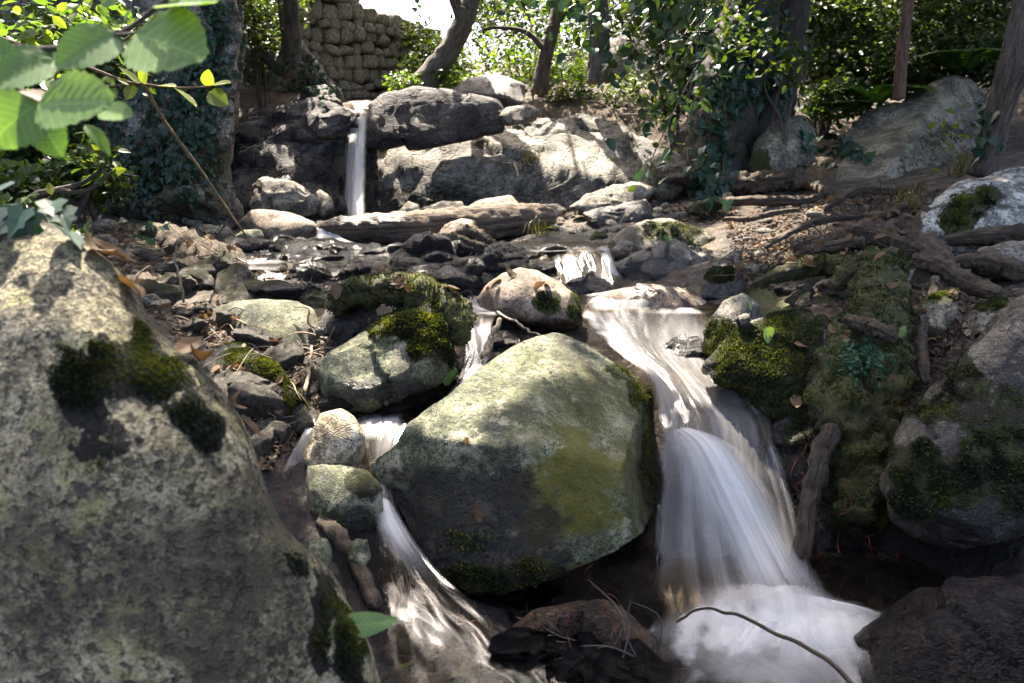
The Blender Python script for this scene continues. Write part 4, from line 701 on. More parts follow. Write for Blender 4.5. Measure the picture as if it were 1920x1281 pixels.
sheet('waterfall', [((670,194,8.7),(692,194,8.7)),((660,212,7.95),(691,212,7.95)),((652,240,7.72),(690,240,7.72)),((644,300,7.6),(688,300,7.6)),((640,360,7.56),(686,360,7.56)),((636,410,7.5),(688,410,7.5))], 120, 50, [.7,.7,.65,.6,.55,.6], M['veil'], .4, (.04, .03), .12, .02, 25, .9)
sheet('waterfall', [((664,215,7.9),(690,215,7.9)),((662,300,7.55),(686,300,7.55)),((654,410,7.46),(684,410,7.46))], 120, 30, [.8,.75,.8], M['veil'], .3, (.06, .03), .15, .008, 26)
sheet('waterfall', [((650,190,9.3),(700,190,9.3)),((660,196,8.8),(695,196,8.8)),((664,204,8.2),(692,204,8.2))], 30, 24, [.4,.5,.7], M['water'], .1, (.1, .0), .03, .004, 27)
# ------------------------------------------------------------------ leaves
def tpl_simple(w=.27): return np.array([(0,0,0),(.3,w,.05),(.3,-w,.05),(.7,w*.85,.02),(.7,-w*.85,.02),(1,0,-.1),(.5,0,-.02)]), np.array([(0,6,1),(6,3,1),(6,5,3),(0,2,6),(6,2,4),(6,4,5)])
def tpl_quad(w=.36): return np.array([(0,0,0),(.5,w,.06),(1,0,-.06),(.5,-w,.06)]), np.array([(0,1,2),(0,2,3)])
def tpl_ivy():
    p = [(0,0),(-.12,.22),(.08,.46),(.34,.28),(.52,.34),(.6,.16),(1,0)]
    q = [(x, y, .07*abs(y)*2-.1*x*x) for x, y in p]+[(x, -y, .07*abs(y)*2-.1*x*x) for x, y in p[1:-1][::-1]]
    n = len(q); return np.array([(.32, 0, -.02)]+q), np.array([(0, i+1, (i+1) % n+1) for i in range(n)])
def frames(n, up, spread, g=rng):
    N = np.asarray(up)+g.normal(size=(n, 3))*spread; N /= np.linalg.norm(N, axis=1)[:, None]
    X = g.normal(size=(n, 3)); X -= (X*N).sum(1)[:, None]*N; X /= np.maximum(np.linalg.norm(X, axis=1), 1e-6)[:, None]
    return np.stack([X, np.cross(N, X), N], 2)
def leaf_mesh(name, P, R, sz, tpl, rnd, off=(0, 0, 0)):
    T, F = tpl; V = np.einsum('nij,kj->nki', R, T)*sz[:, None, None]+P[:, None]-np.asarray(off)
    k = len(T); n = len(P); FF = (F[None]+(np.arange(n)*k)[:, None, None]).reshape(-1, F.shape[1])
    return mesh(name, V.reshape(-1, 3), FF, dict(rnd=np.repeat(np.clip(rnd, 0, 1), k)), smoothf=False)
def cloud(cl, up=(0, -.25, .8), spread=.55, size=.06, tpl=None, g=rng, shell=.55):
    """cl: (px, py, Y, half width px, half height px, half depth m, leaves); returns leaf centres, frames, sizes, random values"""
    PP, RR = [], []
    for px, py, Y, rx, ry, dz, n in cl:
        u = g.normal(size=(n, 3)); u /= np.linalg.norm(u, axis=1)[:, None]; r = (shell+(1-shell)*g.random(n))*g.random(n)**.2
        nz = .6+.9*np.clip(.5+fbm(u*1.7+[px*.01, py*.01, Y], 1, 3, 8), 0, 1.2); u = u*(r*nz)[:, None]
        c0 = W(px, py, Y); k = Y/FPX
        PP.append(c0+u*[rx*k, dz, ry*k])
    P = np.vstack(PP); n = len(P); R = frames(n, up, spread, g); sz = size*(.55+.8*g.random(n))
    return P, R, sz, np.clip(.45+.55*fbm(P, 2.2, 3, 4)+g.normal(size=n)*.2, 0, 1)
def shrub(label, cl, mat='leaf', size=.06, tpl=None, stems=4, name='shrub', group=None, cat='shrub', base=None, spread=.55, nind=0):
    P, R, sz, rn = cloud(cl, size=size, spread=spread)
    b = np.array(base if base is not None else [P[:, 0].mean(), P[:, 1].mean(), 0.]); b[2] = ground(b[:1], b[1:2])[0]
    o = empty(name, b, label, cat, group)
    put('foliage', leaf_mesh('foliage', P, R, sz, tpl or tpl_simple(), rn, b), M[mat], parent=o, kind='stuff')
    g = np.random.default_rng(len(P)); idx = g.choice(len(P), stems, replace=False)
    for i in idx:
        e = P[i]-b; m, _, _, _ = tmesh('stem', [np.array([g.normal()*.08, g.normal()*.08, -.05]), e*[.35, .35, .5]+g.normal(size=3)*.05, e*.8, e], [.02, .014, .009, .004], 16, 6, .05, seed=int(i), so=False)
        put('stem', m, M['bark'], parent=o)
    return o
# background greenery, far to near
shrub('bright sunlit bush glowing behind the leaning tree', [(950,60,14,90,80,1.5,2600),(920,-10,15,70,60,1.5,1500),(1050,40,15,110,90,2,3200),(1000,-40,14,120,40,1.5,1500)], 'leaf', .085, stems=5)
shrub('pale sunlit bush beyond the outcrop', [(1160,30,16,120,70,2,4200),(1250,20,17,100,90,2,3200),(830,110,16,50,30,1,900)], 'leaf', .1, stems=5)
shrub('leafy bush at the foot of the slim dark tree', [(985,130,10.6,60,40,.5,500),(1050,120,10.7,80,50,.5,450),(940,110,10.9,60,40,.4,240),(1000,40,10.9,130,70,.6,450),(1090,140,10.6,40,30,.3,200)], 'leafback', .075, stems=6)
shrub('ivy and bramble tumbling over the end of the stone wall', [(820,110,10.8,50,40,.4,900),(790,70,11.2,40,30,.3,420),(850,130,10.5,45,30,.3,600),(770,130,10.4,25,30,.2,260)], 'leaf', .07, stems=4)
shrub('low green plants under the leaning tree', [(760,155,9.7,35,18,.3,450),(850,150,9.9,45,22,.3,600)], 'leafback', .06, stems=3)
shrub('undergrowth growing from the shaded cliff below the wall', [(490,60,8.6,50,60,.5,700),(470,10,8.6,50,40,.4,700),(565,10,8.8,20,30,.3,160)], 'leaf', .06, stems=4)
shrub('dense shrub behind the ivy-covered tree', [(1290,60,8.6,90,90,.8,2600),(1230,20,8.8,60,60,.6,1300),(1300,150,8.2,60,60,.5,1000)], 'leaf', .075, stems=6)
shrub('tall dark thicket between the ivy tree and the sapling', [(1560,60,8.8,110,100,.8,3400),(1610,140,8.2,80,70,.6,1800),(1480,20,8.9,80,60,.6,1300),(1560,190,7.6,60,40,.4,700)], 'leaf', .08, stems=7)
shrub('leafy thicket right of the sapling above the slab', [(1760,50,8.4,110,90,.8,3200),(1830,110,7.6,80,60,.6,1600),(1900,40,8.2,110,100,.8,2600),(1720,140,7.8,60,40,.4,700)], 'leaf', .075, stems=7)
for lb, cl in [('dark hedge mass on the far right slope', [(1450,20,13,260,120,1.5,6000),(1750,0,13,260,160,1.5,6500)]), ('wooded hillside beyond the right thicket', [(1350,-40,18,260,130,2,5000),(1700,-60,18,300,150,2,5200),(2000,0,14,200,250,2,5200)]), ('wooded slope above the far left cliff', [(100,-60,11,260,110,1.5,5500),(330,-40,11,160,120,1.5,3500)])]:
    shrub(lb, cl, 'leaf', .12, tpl_quad(), 8, name='hedge', cat='hedge')
shrub('dark low plants on the slope above the rock ledge', [(1070,180,10.4,50,22,.4,420),(1180,170,10.2,60,40,.5,600),(1255,205,8.6,40,30,.3,360),(1130,190,10.4,40,14,.3,200)], 'leaf', .07, stems=4)
shrub('sparse leafy twigs in front of the ivy-covered tree', [(1400,60,6.1,90,70,.3,200),(1490,110,6.1,60,60,.3,160)], 'leaf', .075, stems=3, base=W(1450,350,6.2))
# left undergrowth
shrub('dark ivy and bramble thicket under the left cliff', [(60,130,4.4,140,110,.5,2600),(60,280,4.2,110,90,.4,2000),(180,340,4.6,60,50,.3,700),(200,90,4.8,70,80,.4,1100),(30,350,3.4,60,50,.3,800)], 'leaf', .055, stems=9)
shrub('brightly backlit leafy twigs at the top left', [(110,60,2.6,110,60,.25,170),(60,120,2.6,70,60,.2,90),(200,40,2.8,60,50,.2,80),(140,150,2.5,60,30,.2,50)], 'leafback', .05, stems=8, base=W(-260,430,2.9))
shrub('small-leaved bramble beside the huge granite boulder', [(150,290,2.6,60,35,.2,60),(110,440,2.5,60,35,.15,70),(190,320,2.7,30,40,.1,30),(30,400,2.4,50,50,.2,60)], 'leaf', .05, stems=6, base=W(-60,500,2.6))
# ------------------------------------------------------------------ unseen tree crowns overhead, with gaps and added clumps that shape sun and shade
SUNNY = [(570,178,8.1,.7),(675,200,8.2,.5),(1000,255,8.7,1.0),(1150,250,8.5,.8),(800,290,7.9,.6),(900,320,7.8,.5),(700,172,8.5,.4),(800,168,8.6,.7),(545,345,6.8,.45),(520,400,5.8,.4),(780,400,5.7,.7),(930,380,6.,.5),(1130,360,6.2,.5),
 (1430,400,4.9,.5),(1420,440,4.6,.4),(1460,385,5.2,.4),(1390,480,4.1,.3),(1480,360,5.8,.5),(1390,470,4.1,.4),(1200,605,3.1,.4),(1270,690,2.55,.35),(1080,500,4.1,.3),(950,720,2.45,.18),(850,810,2.25,.2),(1030,650,2.6,.2),(720,620,2.7,.25),(500,570,3.,.35),(880,600,3.1,.25),(980,515,3.4,.25),(620,790,2.15,.18),
 (1400,660,2.45,.2),(150,540,.9,.08),(350,770,1.,.06),(120,90,2.6,.5),(330,170,2.1,.3),(650,90,10,1.3),(1000,60,10,1.3),(1390,700,2.35,.2),(470,500,4.2,.4),(650,500,4.2,.35),(400,430,5.5,.5),(560,740,2.4,.15),(1500,360,5.9,.3),(1560,120,8.,.5),(1760,100,8,.5),(1230,700,2.4,.25),(1180,590,3.2,.3),(1110,240,9,.8),(780,270,8,.5),(860,262,8,.6),(950,250,8,.6),(1050,245,8,.6),(1130,255,8,.6),(1195,270,8,.5),(850,308,8,.45),(1000,290,8,.5),(1090,300,8,.5),(740,180,8,.4),(860,185,8,.4),(500,195,8,.4),(620,185,8,.4),(1450,440,4.4,.3),(1340,440,4.7,.3),(1250,420,4.7,.3),(900,395,5.9,.4),(700,410,5.6,.4),(110,480,1.,.12),(1500,560,2.7,.15),(560,520,4,.25),(760,560,2.8,.2),(900,240,9,.8),(760,330,7.7,.4),(1060,330,7.8,.5),(320,95,.78,.10),(150,205,.72,.09),(50,130,.8,.09),(220,60,2.7,.35),(60,60,2.6,.35),(250,160,2.,.2),(400,160,2.,.15),(640,880,2.,.12),(470,720,2.4,.2),(330,560,3.4,.3),(300,450,4.6,.3),(1780,560,2.5,.12),(840,690,2.6,.2),(1880,340,3.7,.08)]  # crown leaves are left out along the sun ray to light these spots
SHADY = [(800,1100,1.65,.5),(880,1170,1.55,.45),(780,1050,1.75,.4),(760,1180,1.5,.4),(1000,1250,1.4,.4),(1240,1090,1.85,.3),(1440,870,2.15,.22),(1480,960,2.05,.22),(900,1200,1.5,.3),(720,1010,1.85,.2),(1450,1180,1.6,.4),(1350,980,1.98,.3),(1250,1230,1.45,.3),(1600,800,2.2,.3),(870,960,2.,.2),(1740,240,6.3,.8),(700,1200,1.5,.3),(1060,1150,1.7,.3),(1750,450,3.6,.5),(300,250,6.4,.8),(1400,200,6.6,.9),(1330,280,6.4,.6),(1500,250,6.5,.7),(1840,390,3.7,.4),(1700,280,6.,.8),(1830,200,6.2,.7),(1220,120,4.6,.6),(1200,250,4.7,.5),(560,300,7.6,.6)]  # unseen leaf clumps are added on the sun ray to shade these spots
def canopy():
    g = np.random.default_rng(23); L0 = np.array([(W(x, y, Y) if (Y < 3 and y < 300) or hit(x, y) is None else hit(x, y)[0]) for x, y, Y, r in SUNNY]); LR_ = np.array([r for *_, r in SUNNY])
    roots = [t for t in TREES]; tx = np.array([t[1][-1][:2] for t in roots])
    nc = 2500; C0 = np.stack([g.uniform(-8.5, 8, nc), g.uniform(3.0, 16.5, nc), H+g.uniform(3.9, 6.6, nc)], 1)
    ex = []
    for x, y, Y, r in SHADY:
        p0 = W(x, y, Y)
        for q in range(max(7, int(60*r*r*2))):
            k = (H+g.uniform(4.4, 6.2)-p0[2])/S[2]; o3 = g.normal(size=3)*r*.5; ex.append(p0+S*k+o3)
    C0 = np.vstack([C0, np.array(ex)])
    C0[:, 2] = np.maximum(C0[:, 2], H+C0[:, 1]*.30+.6)
    own = np.argmin(((C0[:, None, :2]-tx[None])**2).sum(2), 1)
    for ti, (root_, P, rad) in enumerate(roots):
        cc = C0[own == ti]
        if not len(cc): continue
        m = 110; Q = (cc[:, None]+g.normal(size=(len(cc), m, 3))*[.34, .34, .2]).reshape(-1, 3)
        d = Q[:, None]-L0[None]; k = (d*S).sum(2); dist = np.linalg.norm(d-k[..., None]*S, axis=2)
        keep = ~((dist < LR_[None]*(.8+.35*g.random((len(Q), 1)))) & (k > 0)).any(1)
        el = (Q[:, 2]-H)/np.maximum(Q[:, 1], .1); keep &= el > .285
        ld = Q-S*((Q[:, 2:3]-H-1.2)/S[2]); keep &= ~((ld[:, 1] > 9.0) & (np.abs(ld[:, 0]-.3) < 4.) & (g.random(len(Q)) < .8)) & ~((ld[:, 1] > 7.6) & (ld[:, 0] > 1.6) & (fbm(ld*[1, 1, 0], 1.1, 2, 6) > .02))
        Q = Q[keep]; n = len(Q); b = np.array(root_.location)
        put('crown', leaf_mesh('crown', Q, frames(n, (0, 0, 1.), .5, g), .10*(.6+.7*g.random(n)), tpl_quad(), np.clip(.4+g.normal(size=n)*.25, 0, 1), b), M['leaf'], parent=root_, kind='stuff')  # crown leaves together with the clumps added for shade
        for j in g.choice(len(cc), min(5, len(cc)), replace=False):
            s0 = P[-1]*.6+P[-2]*.4; mm, _, _, _ = tmesh('branch', [s0-b, (s0+cc[j])/2-b+[0, 0, .3], cc[j]-b], [rad[-1]*.6, rad[-1]*.4, .012], 14, 7, .05, so=False, seed=int(j))
            put('branch', mm, M['bark'], parent=root_)
canopy()
# ------------------------------------------------------------------ dry stone wall, stone by stone
def stone_wall():
    base = W(590, 190, 9.7); o = empty('stone_wall', base, 'dry stone retaining wall of rounded stones above the waterfall', 'wall'); g = np.random.default_rng(4)
    A = np.array([-3.25, 9.95]); B = np.array([-.9, 12.2]); Ln = np.linalg.norm(B-A); U = np.array([*(B-A)/Ln, 0]); N = np.array([U[1], -U[0], 0])
    z0 = H+.75; v, F = ico(3); var = []
    for k in range(10):
        p = v/np.maximum(np.abs(v).max(1), .001)[:, None]**.95; p = p+.12*fbm(v, 1.6, 3, 60+k)[:, None]*v; gk = np.random.default_rng(k)
        for _ in range(4):
            n_ = gk.normal(size=3); n_ /= np.linalg.norm(n_); h_ = p@n_; p = p-(np.maximum(0, h_-h_.max()*gk.uniform(.72, .9))*.9)[:, None]*n_
        var.append(mesh('stone', p, F, dict(moss=np.full(len(v), .2*(k % 3 == 0)), wet=np.zeros(len(v)), alg=np.zeros(len(v)))))
    row = 0; z = z0
    while z < H+3.1:
        h = g.uniform(.11, .21); s_ = -.2+g.uniform(0, .2)
        while s_ < Ln:
            w = g.uniform(.12, .27); top = H+2.95-.28*s_+.1*math.sin(s_*3)
            if z < top:
                p = np.array([*A, 0])+U*(s_+w/2)+[0, 0, z+h/2+g.normal()*.02+.05*math.sin(s_*2.6+z*3)]-N*g.uniform(-.02, .05)-np.array([0, 0, 0])
                st = put('stone', var[g.integers(10)], M['wallstone'], parent=o); st.matrix_world = Matrix.Translation(Vector(p-base)) @ Matrix.Rotation(math.atan2(U[1], U[0]), 4, 'Z') @ Matrix.Rotation(g.normal()*.16, 4, 'Y') @ Matrix.Diagonal((w*g.uniform(.46, .5), g.uniform(.12, .17), h*g.uniform(.44, .66), 1))
            s_ += w
        z += h*.96
    c0 = [np.array([*A, 0])-U*.2-N*.14, np.array([*B, 0])-N*.14, np.array([*B, 0])-N*.7, np.array([*A, 0])-U*.2-N*.7]
    V = np.array([p+[0, 0, z0-.3]-base for p in c0]+[c0[0]+[0, 0, H+2.95]-base, c0[1]+[0, 0, H+2.2]-base, c0[2]+[0, 0, H+2.3]-base, c0[3]+[0, 0, H+3.0]-base])
    F = np.array([(0,1,5,4),(1,2,6,5),(2,3,7,6),(3,0,4,7),(4,5,6,7),(3,2,1,0)])
    put('earth_core', mesh('earth_core', V, F, dict(wet=np.zeros(8), moss=np.zeros(8)), smoothf=False), M['soil'], parent=o)
stone_wall()
# ------------------------------------------------------------------ ivy, leaf by leaf
TIVY = tpl_ivy()
IVM = [leaf_mesh('leaf', np.zeros((1, 3)), np.eye(3)[None], np.ones(1), TIVY, np.array([r])) for r in (.1, .3, .5, .7, .95)]
def orient(n, down, spin=0.):
    n = n/np.linalg.norm(n); x = down-(down@n)*n; x /= max(np.linalg.norm(x), 1e-6); y = np.cross(n, x)
    return np.stack([x, y, n], 1)
def ivy(label, spots, n, size, mass=0, name='ivy_vine', vines=()):
    g = np.random.default_rng(n+len(spots)); b = None; o = None; P2, R2, S2 = [], [], []
    tot = n+mass; k = 0; tries = 0
    while k < tot and tries < tot*6:
        tries += 1; sx, sy, rx, ry = spots[g.integers(len(spots))]; h = hit(sx+g.normal()*rx, sy+g.normal()*ry)
        if h is None: continue
        p, nn = h
        if b is None: b = p.copy(); o = empty(name, b, label, 'ivy')
        nn = nn*.5+np.array([0, -.45, .35])+g.normal(size=3)*.35; R = orient(nn, np.array([g.normal()*.5, -.3, -1.])); sz = size*g.uniform(.6, 1.35); p = p+nn/np.linalg.norm(nn)*g.uniform(.01, .06)
        if k < n:
            l = put('leaf', IVM[min(4, int(abs(g.normal())*2))], M['ivy'], parent=o); mm = np.eye(4); mm[:3, :3] = R*sz; mm[:3, 3] = p-b; l.matrix_world = Matrix(mm.tolist())
        else: P2.append(p); R2.append(R); S2.append(sz)
        k += 1
    if P2: put('leaf_mass', leaf_mesh('leaf_mass', np.array(P2), np.array(R2), np.array(S2), TIVY, np.clip(.35+g.normal(size=len(P2))*.25, 0, 1), b), M['ivy'], parent=o, kind='stuff')
    for vp in vines:
        Q = [hit(x, y) for x, y in vp]; Q = [q[0]+q[1]*.02-b for q in Q if q is not None]
        if len(Q) > 2: m, _, _, _ = tmesh('vine', Q, [.008]*len(Q), 30, 6, .05, so=False); put('vine', m, M['root'], parent=o)
ivy('dark glossy ivy climbing the massive right-bank tree', [(1345,230,22,60),(1335,290,18,40),(1350,180,30,25),(1390,160,30,25),(1325,330,20,20),(1380,100,25,40),(1400,40,20,40),(1450,120,20,50)], 280, .085, 160, vines=[[(1360,330),(1355,290),(1350,240),(1352,180),(1365,120)],[(1325,340),(1330,290),(1335,230)]])
ivy('trailing ivy hanging over the dark triangular rock', [(1500,180,45,18),(1530,235,25,35),(1450,165,35,18),(1560,270,25,20),(1590,290,20,12)], 150, .10)
ivy('ivy curtain on the tall left cliff', [(300,220,45,60),(260,330,30,50),(350,280,30,50),(385,160,25,60),(330,120,50,60),(400,60,20,60)], 160, .06, 900, vines=[[(330,380),(345,300),(340,200),(350,100)],[(280,400),(300,320),(290,230)]])
ivy('ivy leaves covering the far left bank', [(100,320,60,50),(60,200,80,60),(180,230,25,80)], 90, .065, 900)
ivy('ivy scattered over the shaded cliff below the wall', [(500,80,35,40),(580,130,25,30),(640,150,20,15)], 60, .06, 220)
ivy('ivy sprig on the slanted slab', [(1830,210,12,25),(1800,290,25,18),(1845,250,12,30)], 40, .08)
# ------------------------------------------------------------------ hanging branch and the near alder sprays
def alder_tpl(nu=19, nv=4):
    V, F, UV = [], [], []
    for i in range(nu):
        u = i/(nu-1); w = .40*math.sin(math.pi*min(1, u**.8))**.62*(1-.12*u)+(.0 if 0 < i < nu-1 else .0)
        if i == nu-1: w = .06
        if i == 0: w = .02
        for j in range(-nv, nv+1):
            v = j/nv; ser = 1+(.09 if (i % 2 == 0 and abs(j) == nv) else 0.); y = w*v*ser
            ridge = .012*math.cos((u-abs(y)*.75)*2*math.pi/.124)*(abs(v) > .05)
            V.append((u, y, .16*abs(y)-.12*(u-.4)**2+ridge)); UV.append((u, y))
    k = 2*nv+1
    for i in range(nu-1):
        for j in range(k-1): F.append((i*k+j, i*k+j+1, (i+1)*k+j+1, (i+1)*k+j))
    return np.array(V), np.array(F), np.array(UV)
AV, AF, AUV = alder_tpl()
ALM = [mesh('leaf', AV*[1, s_, 1]+np.stack([0*AV[:, 0], 0*AV[:, 0], b_*AV[:, 0]**2], 1), AF, dict(rnd=np.full(len(AV), r)), AUV) for r, s_, b_ in ((.15, 1., -.1), (.4, .95, .05), (.6, 1.05, -.2), (.85, .9, .1))]
ALF = [mesh('leaf', AV*[1, s_, 1], AF, dict(rnd=np.full(len(AV), r)), AUV) for r, s_ in ((.2, 1.), (.5, .9), (.8, 1.1))]
def mat4(R, s_, p):
    m = np.eye(4); m[:3, :3] = R*s_; m[:3, 3] = p; return Matrix(m.tolist())
LMC = {}
def leaf_at(parent, base, tip, nrm, me, mt, wid=1.):
    d = tip-base; L = np.linalg.norm(d); x = d/L; n = nrm-(nrm@x)*x; n /= np.linalg.norm(n); y = np.cross(n, x)
    R = np.stack([x, y*wid, n], 1); key = (me.name, mt.name)
    if key not in LMC: LMC[key] = me.copy(); LMC[key].materials.clear(); LMC[key].materials.append(mt)
    o = put('leaf', LMC[key], None, parent=parent); o.matrix_world = mat4(R, L, base-np.array(parent.location)); return o
def twig(parent, P, r0, r1, mat='darktwig', name='twig'):
    b = np.array(parent.location); m, _, _, _ = tmesh(name, [p-b for p in P], np.linspace(r0, r1, len(P)), 24, 7, .06, so=False); return put(name, m, M[mat], parent=parent)
# big soft leaves close to the lens: (base px, tip px, depth at base, depth at tip, tilt)
nb = empty('alder_branch', W(-120, 120, .85), 'alder branch with large soft green leaves hanging over the huge granite boulder', 'branch')
BIG = [((253,62),(392,118),.80,.76,(-.1,-.8,.5)),((222,62),(108,128),.82,.78,(.2,-.75,.55)),((100,112),(-20,165),.8,.76,(.1,-.8,.5)),((118,118),(-40,120),.84,.8,(.3,-.6,.7)),((72,192),(-30,262),.74,.70,(.3,-.9,.2)),((70,196),(222,196),.72,.70,(-.1,-.85,.5)),((190,206),(252,224),.76,.74,(.1,-.8,.6)),((75,220),(110,290),.82,.8,(.2,-.85,.1)),((160,235),(210,283),.80,.80,(.75,-.4,.3)),((300,8),(412,14),.80,.76,(0,-.55,.8)),((20,120),(-60,60),.8,.8,(.3,-.6,.7)),((190,10),(240,-30),.85,.85,(.1,-.7,.6))]
for i, (a, t, y0, y1, nr) in enumerate(BIG):
    leaf_at(nb, W(*a, y0), W(*t, y1), np.array(nr), ALM[[3,1,1,0,2,3,3,0,2,3,1,1][i]], M['alder'], [1.15,1.05,1.,.9,1.15,1.,.8,1.,.6,.75,1.,1.][i])
twig(nb, [W(-150,130,.86), W(-30,140,.84), W(60,180,.80), W(75,195,.74)], .004, .0018, 'bark')
twig(nb, [W(-150,110,.88), W(0,90,.86), W(110,90,.84), W(225,62,.82), W(300,8,.8), W(340,-20,.8)], .004, .0018, 'bark')
twig(nb, [W(110,90,.84), W(190,70,.83), W(253,62,.80)], .0025, .0015, 'bark')
leaf_at(nb, W(42,170,.75), W(100,190,.74), np.array([.1,-.3,.9]), ALM[0], M['dry'], .7)
sp = empty('alder_branch', W(-150, 60, 2.0), 'slender alder twig with small sunlit leaves in front of the left cliff', 'branch')
tw = [[(-100,40,2.1),(60,90,2.05),(150,120,2.),(232,152,2.),(262,157,2.),(330,165,2.),(380,163,2.),(410,160,2.)], [(-100,200,2.1),(80,175,2.05),(180,165,2.),(262,157,2.)], [(150,120,2.),(210,90,2.),(270,50,2.)]]
for p in tw: twig(sp, px_path(p), .005, .002, 'barkred')
for a, t, nr in [((262,157),(222,128),(.1,-.3,.9)),((265,155),(276,128),(.5,-.5,.6)),((245,158),(220,150),(.1,-.6,.6)),((250,160),(238,188),(.2,-.95,.1)),((300,160),(330,165),(0,-.3,1)),((330,165),(365,202),(.4,.1,1)),((388,162),(392,130),(.3,-.9,.2)),((395,160),(434,158),(0,-.4,.9)),((392,172),(428,200),(.2,-.9,.2)),((180,165),(150,150),(.1,-.5,.8)),((120,168),(90,185),(.1,-.6,.7)),((210,95),(240,80),(0,-.6,.8)),((230,75),(255,95),(.3,-.8,.4)),((150,118),(130,95),(0,-.7,.6)),((60,88),(40,60),(.1,-.8,.5)),((100,100),(125,75),(.1,-.6,.7)),((30,78),(60,55),(.2,-.6,.7)),((270,52),(290,30),(0,-.6,.7)),((265,60),(285,75),(.2,-.6,.5)),((200,163),(215,180),(.2,-.7,.4))]:
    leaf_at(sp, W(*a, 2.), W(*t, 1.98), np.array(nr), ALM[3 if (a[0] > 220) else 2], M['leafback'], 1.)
st = empty('long_twig', W(455,455,5.0), 'long thin bare twig leaning from the left leaves down to the stream', 'twig')
twig(st, [W(200,40,2.0), W(268,155,2.3), W(310,230,2.7), W(370,310,3.3), W(415,375,4.1), W(470,455,5.0)], .006, .006, 'twig')
hb = empty('leafy_branch', W(1330,-60,4.6), 'leafy branch drooping from above in front of the rock ledge', 'branch')
g5 = np.random.default_rng(77); nl = 0
for sx, sy, ex, ey, Y in [(1250,-40,1090,60,4.4),(1300,-40,1130,180,4.6),(1330,-30,1190,140,4.5),(1340,0,1180,250,4.7),(1340,20,1230,230,4.6),(1350,40,1250,290,4.7),(1355,60,1200,345,4.8),(1330,-40,1290,200,4.5),(1230,-60,1100,10,4.3),(1290,-30,1240,120,4.4),(1330,60,1150,120,4.7),(1200,-60,1060,20,4.5),(1180,-60,1010,-5,4.7),(1260,-50,1160,70,4.3),(1340,-20,1260,60,4.4)]:
    P = [W(sx, sy, Y), W(sx*.7+ex*.3, sy*.75+ey*.25-10, Y), W(sx*.3+ex*.7, sy*.35+ey*.65, Y-.05), W(ex, ey, Y-.1)]; twig(hb, P, .006, .0025, 'darktwig'); Cc = spline(P, 40)
    for q in range(25):
        i = g5.integers(5, 40); d = g5.normal(size=3)*[.8, .6, .5]+[0, 0, -.55]; d /= np.linalg.norm(d); L = g5.uniform(.05, .1); bs = Cc[i]+g5.normal(size=3)*[.07, .07, .06]
        leaf_at(hb, bs, bs+d*L, g5.normal(size=3)*.5+[0, -.5, .7], ALM[g5.integers(4)], M['ivy' if g5.random() < .4 else 'leaf'], g5.uniform(.6, 1.05)); nl += 1  # ivy colour on some leaves stands in for shade on the branch
tb = empty('leafy_branch', W(1000,-120,5.2), 'dark leafy branch hanging across the bright gap above the ledge', 'branch')
for sx, sy, ex, ey, Y in [(760,-80,800,5,6.2),(900,-70,930,20,5.6),(1000,-70,980,35,5.4),(1080,-70,1060,70,5.2),(1130,-60,1090,95,5.1),(1180,-60,1140,40,5.3),(1250,-60,1200,60,5.0)]:
    P = [W(sx, sy, Y), W(sx*.6+ex*.4, sy*.6+ey*.4, Y), W(ex, ey, Y-.1)]; twig(tb, P, .006, .002, 'darktwig'); Cc = spline(P, 40)
    for q in range(22):
        i = g5.integers(8, 40); d = g5.normal(size=3)*[.8, .6, .5]+[0, 0, -.5]; d /= np.linalg.norm(d); bs = Cc[i]+g5.normal(size=3)*[.14, .1, .08]
        leaf_at(tb, bs, bs+d*g5.uniform(.05, .1), g5.normal(size=3)*.5+[0, -.4, .8], ALM[g5.integers(4)], M['ivy'], g5.uniform(.7, 1.))  # dark ivy colour paints these leaves as silhouettes against the bright gap
for lb, x, y, Y, n in [('sunny seedling in front of the slanted slab', 1790,250,4.9,14),('small plant sprouting at the end of the rock ledge', 1188,300,7.4,8),('low green sprout by the end of the log', 1085,425,5.4,9),('seedling at the foot of the ivy tree', 1310,280,6.2,10)]:
    o = empty('seedling', W(x, y+45, Y), lb, 'plant'); g6 = np.random.default_rng(int(x)); b = W(x, y+45, Y)
    for q in range(3): twig(o, [b, W(x+g6.normal()*12, y+20, Y), W(x+g6.normal()*25, y-5, Y)], .004, .002, 'twig')
    for q in range(n):
        p = W(x+g6.normal()*28, y+g6.normal()*25, Y+g6.normal()*.05); d = g6.normal(size=3)*[1, .6, .4]; d /= np.linalg.norm(d); leaf_at(o, p, p+d*g6.uniform(.05, .09), np.array([0, -.2, 1.])+g6.normal(size=3)*.3, ALM[3], M['leafback'], .8)
# ferns
def fern(label, x, y, Y, n, L):
    b = W(x, y, Y); o = empty('fern', b, label, 'fern'); g = np.random.default_rng(int(x))
    for f in range(n):
        az = g.uniform(0, 2*math.pi); dirh = np.array([math.cos(az), math.sin(az)*.6-.3, 0]); PP, RR, SS = [], [], []
        mid = [dirh*L*t+np.array([0, 0, L*(1.0*t-.75*t*t)]) for t in np.linspace(0, 1, 20)]
        for i in range(2, 20):
            T = mid[i]-mid[i-1]; T /= np.linalg.norm(T); sd = np.cross(T, [0, 0, 1.]); sd /= np.linalg.norm(sd)
            for s_ in (-1, 1):
                xx = sd*s_+T*.35-np.array([0, 0, .15]); xx /= np.linalg.norm(xx); nn = np.cross(xx, T)*(-s_); nn /= np.linalg.norm(nn)
                PP.append(mid[i]); RR.append(np.stack([xx, np.cross(nn, xx), nn], 1)); SS.append(L*.32*math.sin(math.pi*(.12+.86*i/20)))
        put('frond', leaf_mesh('frond', np.array(PP), np.array(RR), np.array(SS), tpl_simple(.11), np.full(len(PP), g.random())), M['fern'], parent=o)
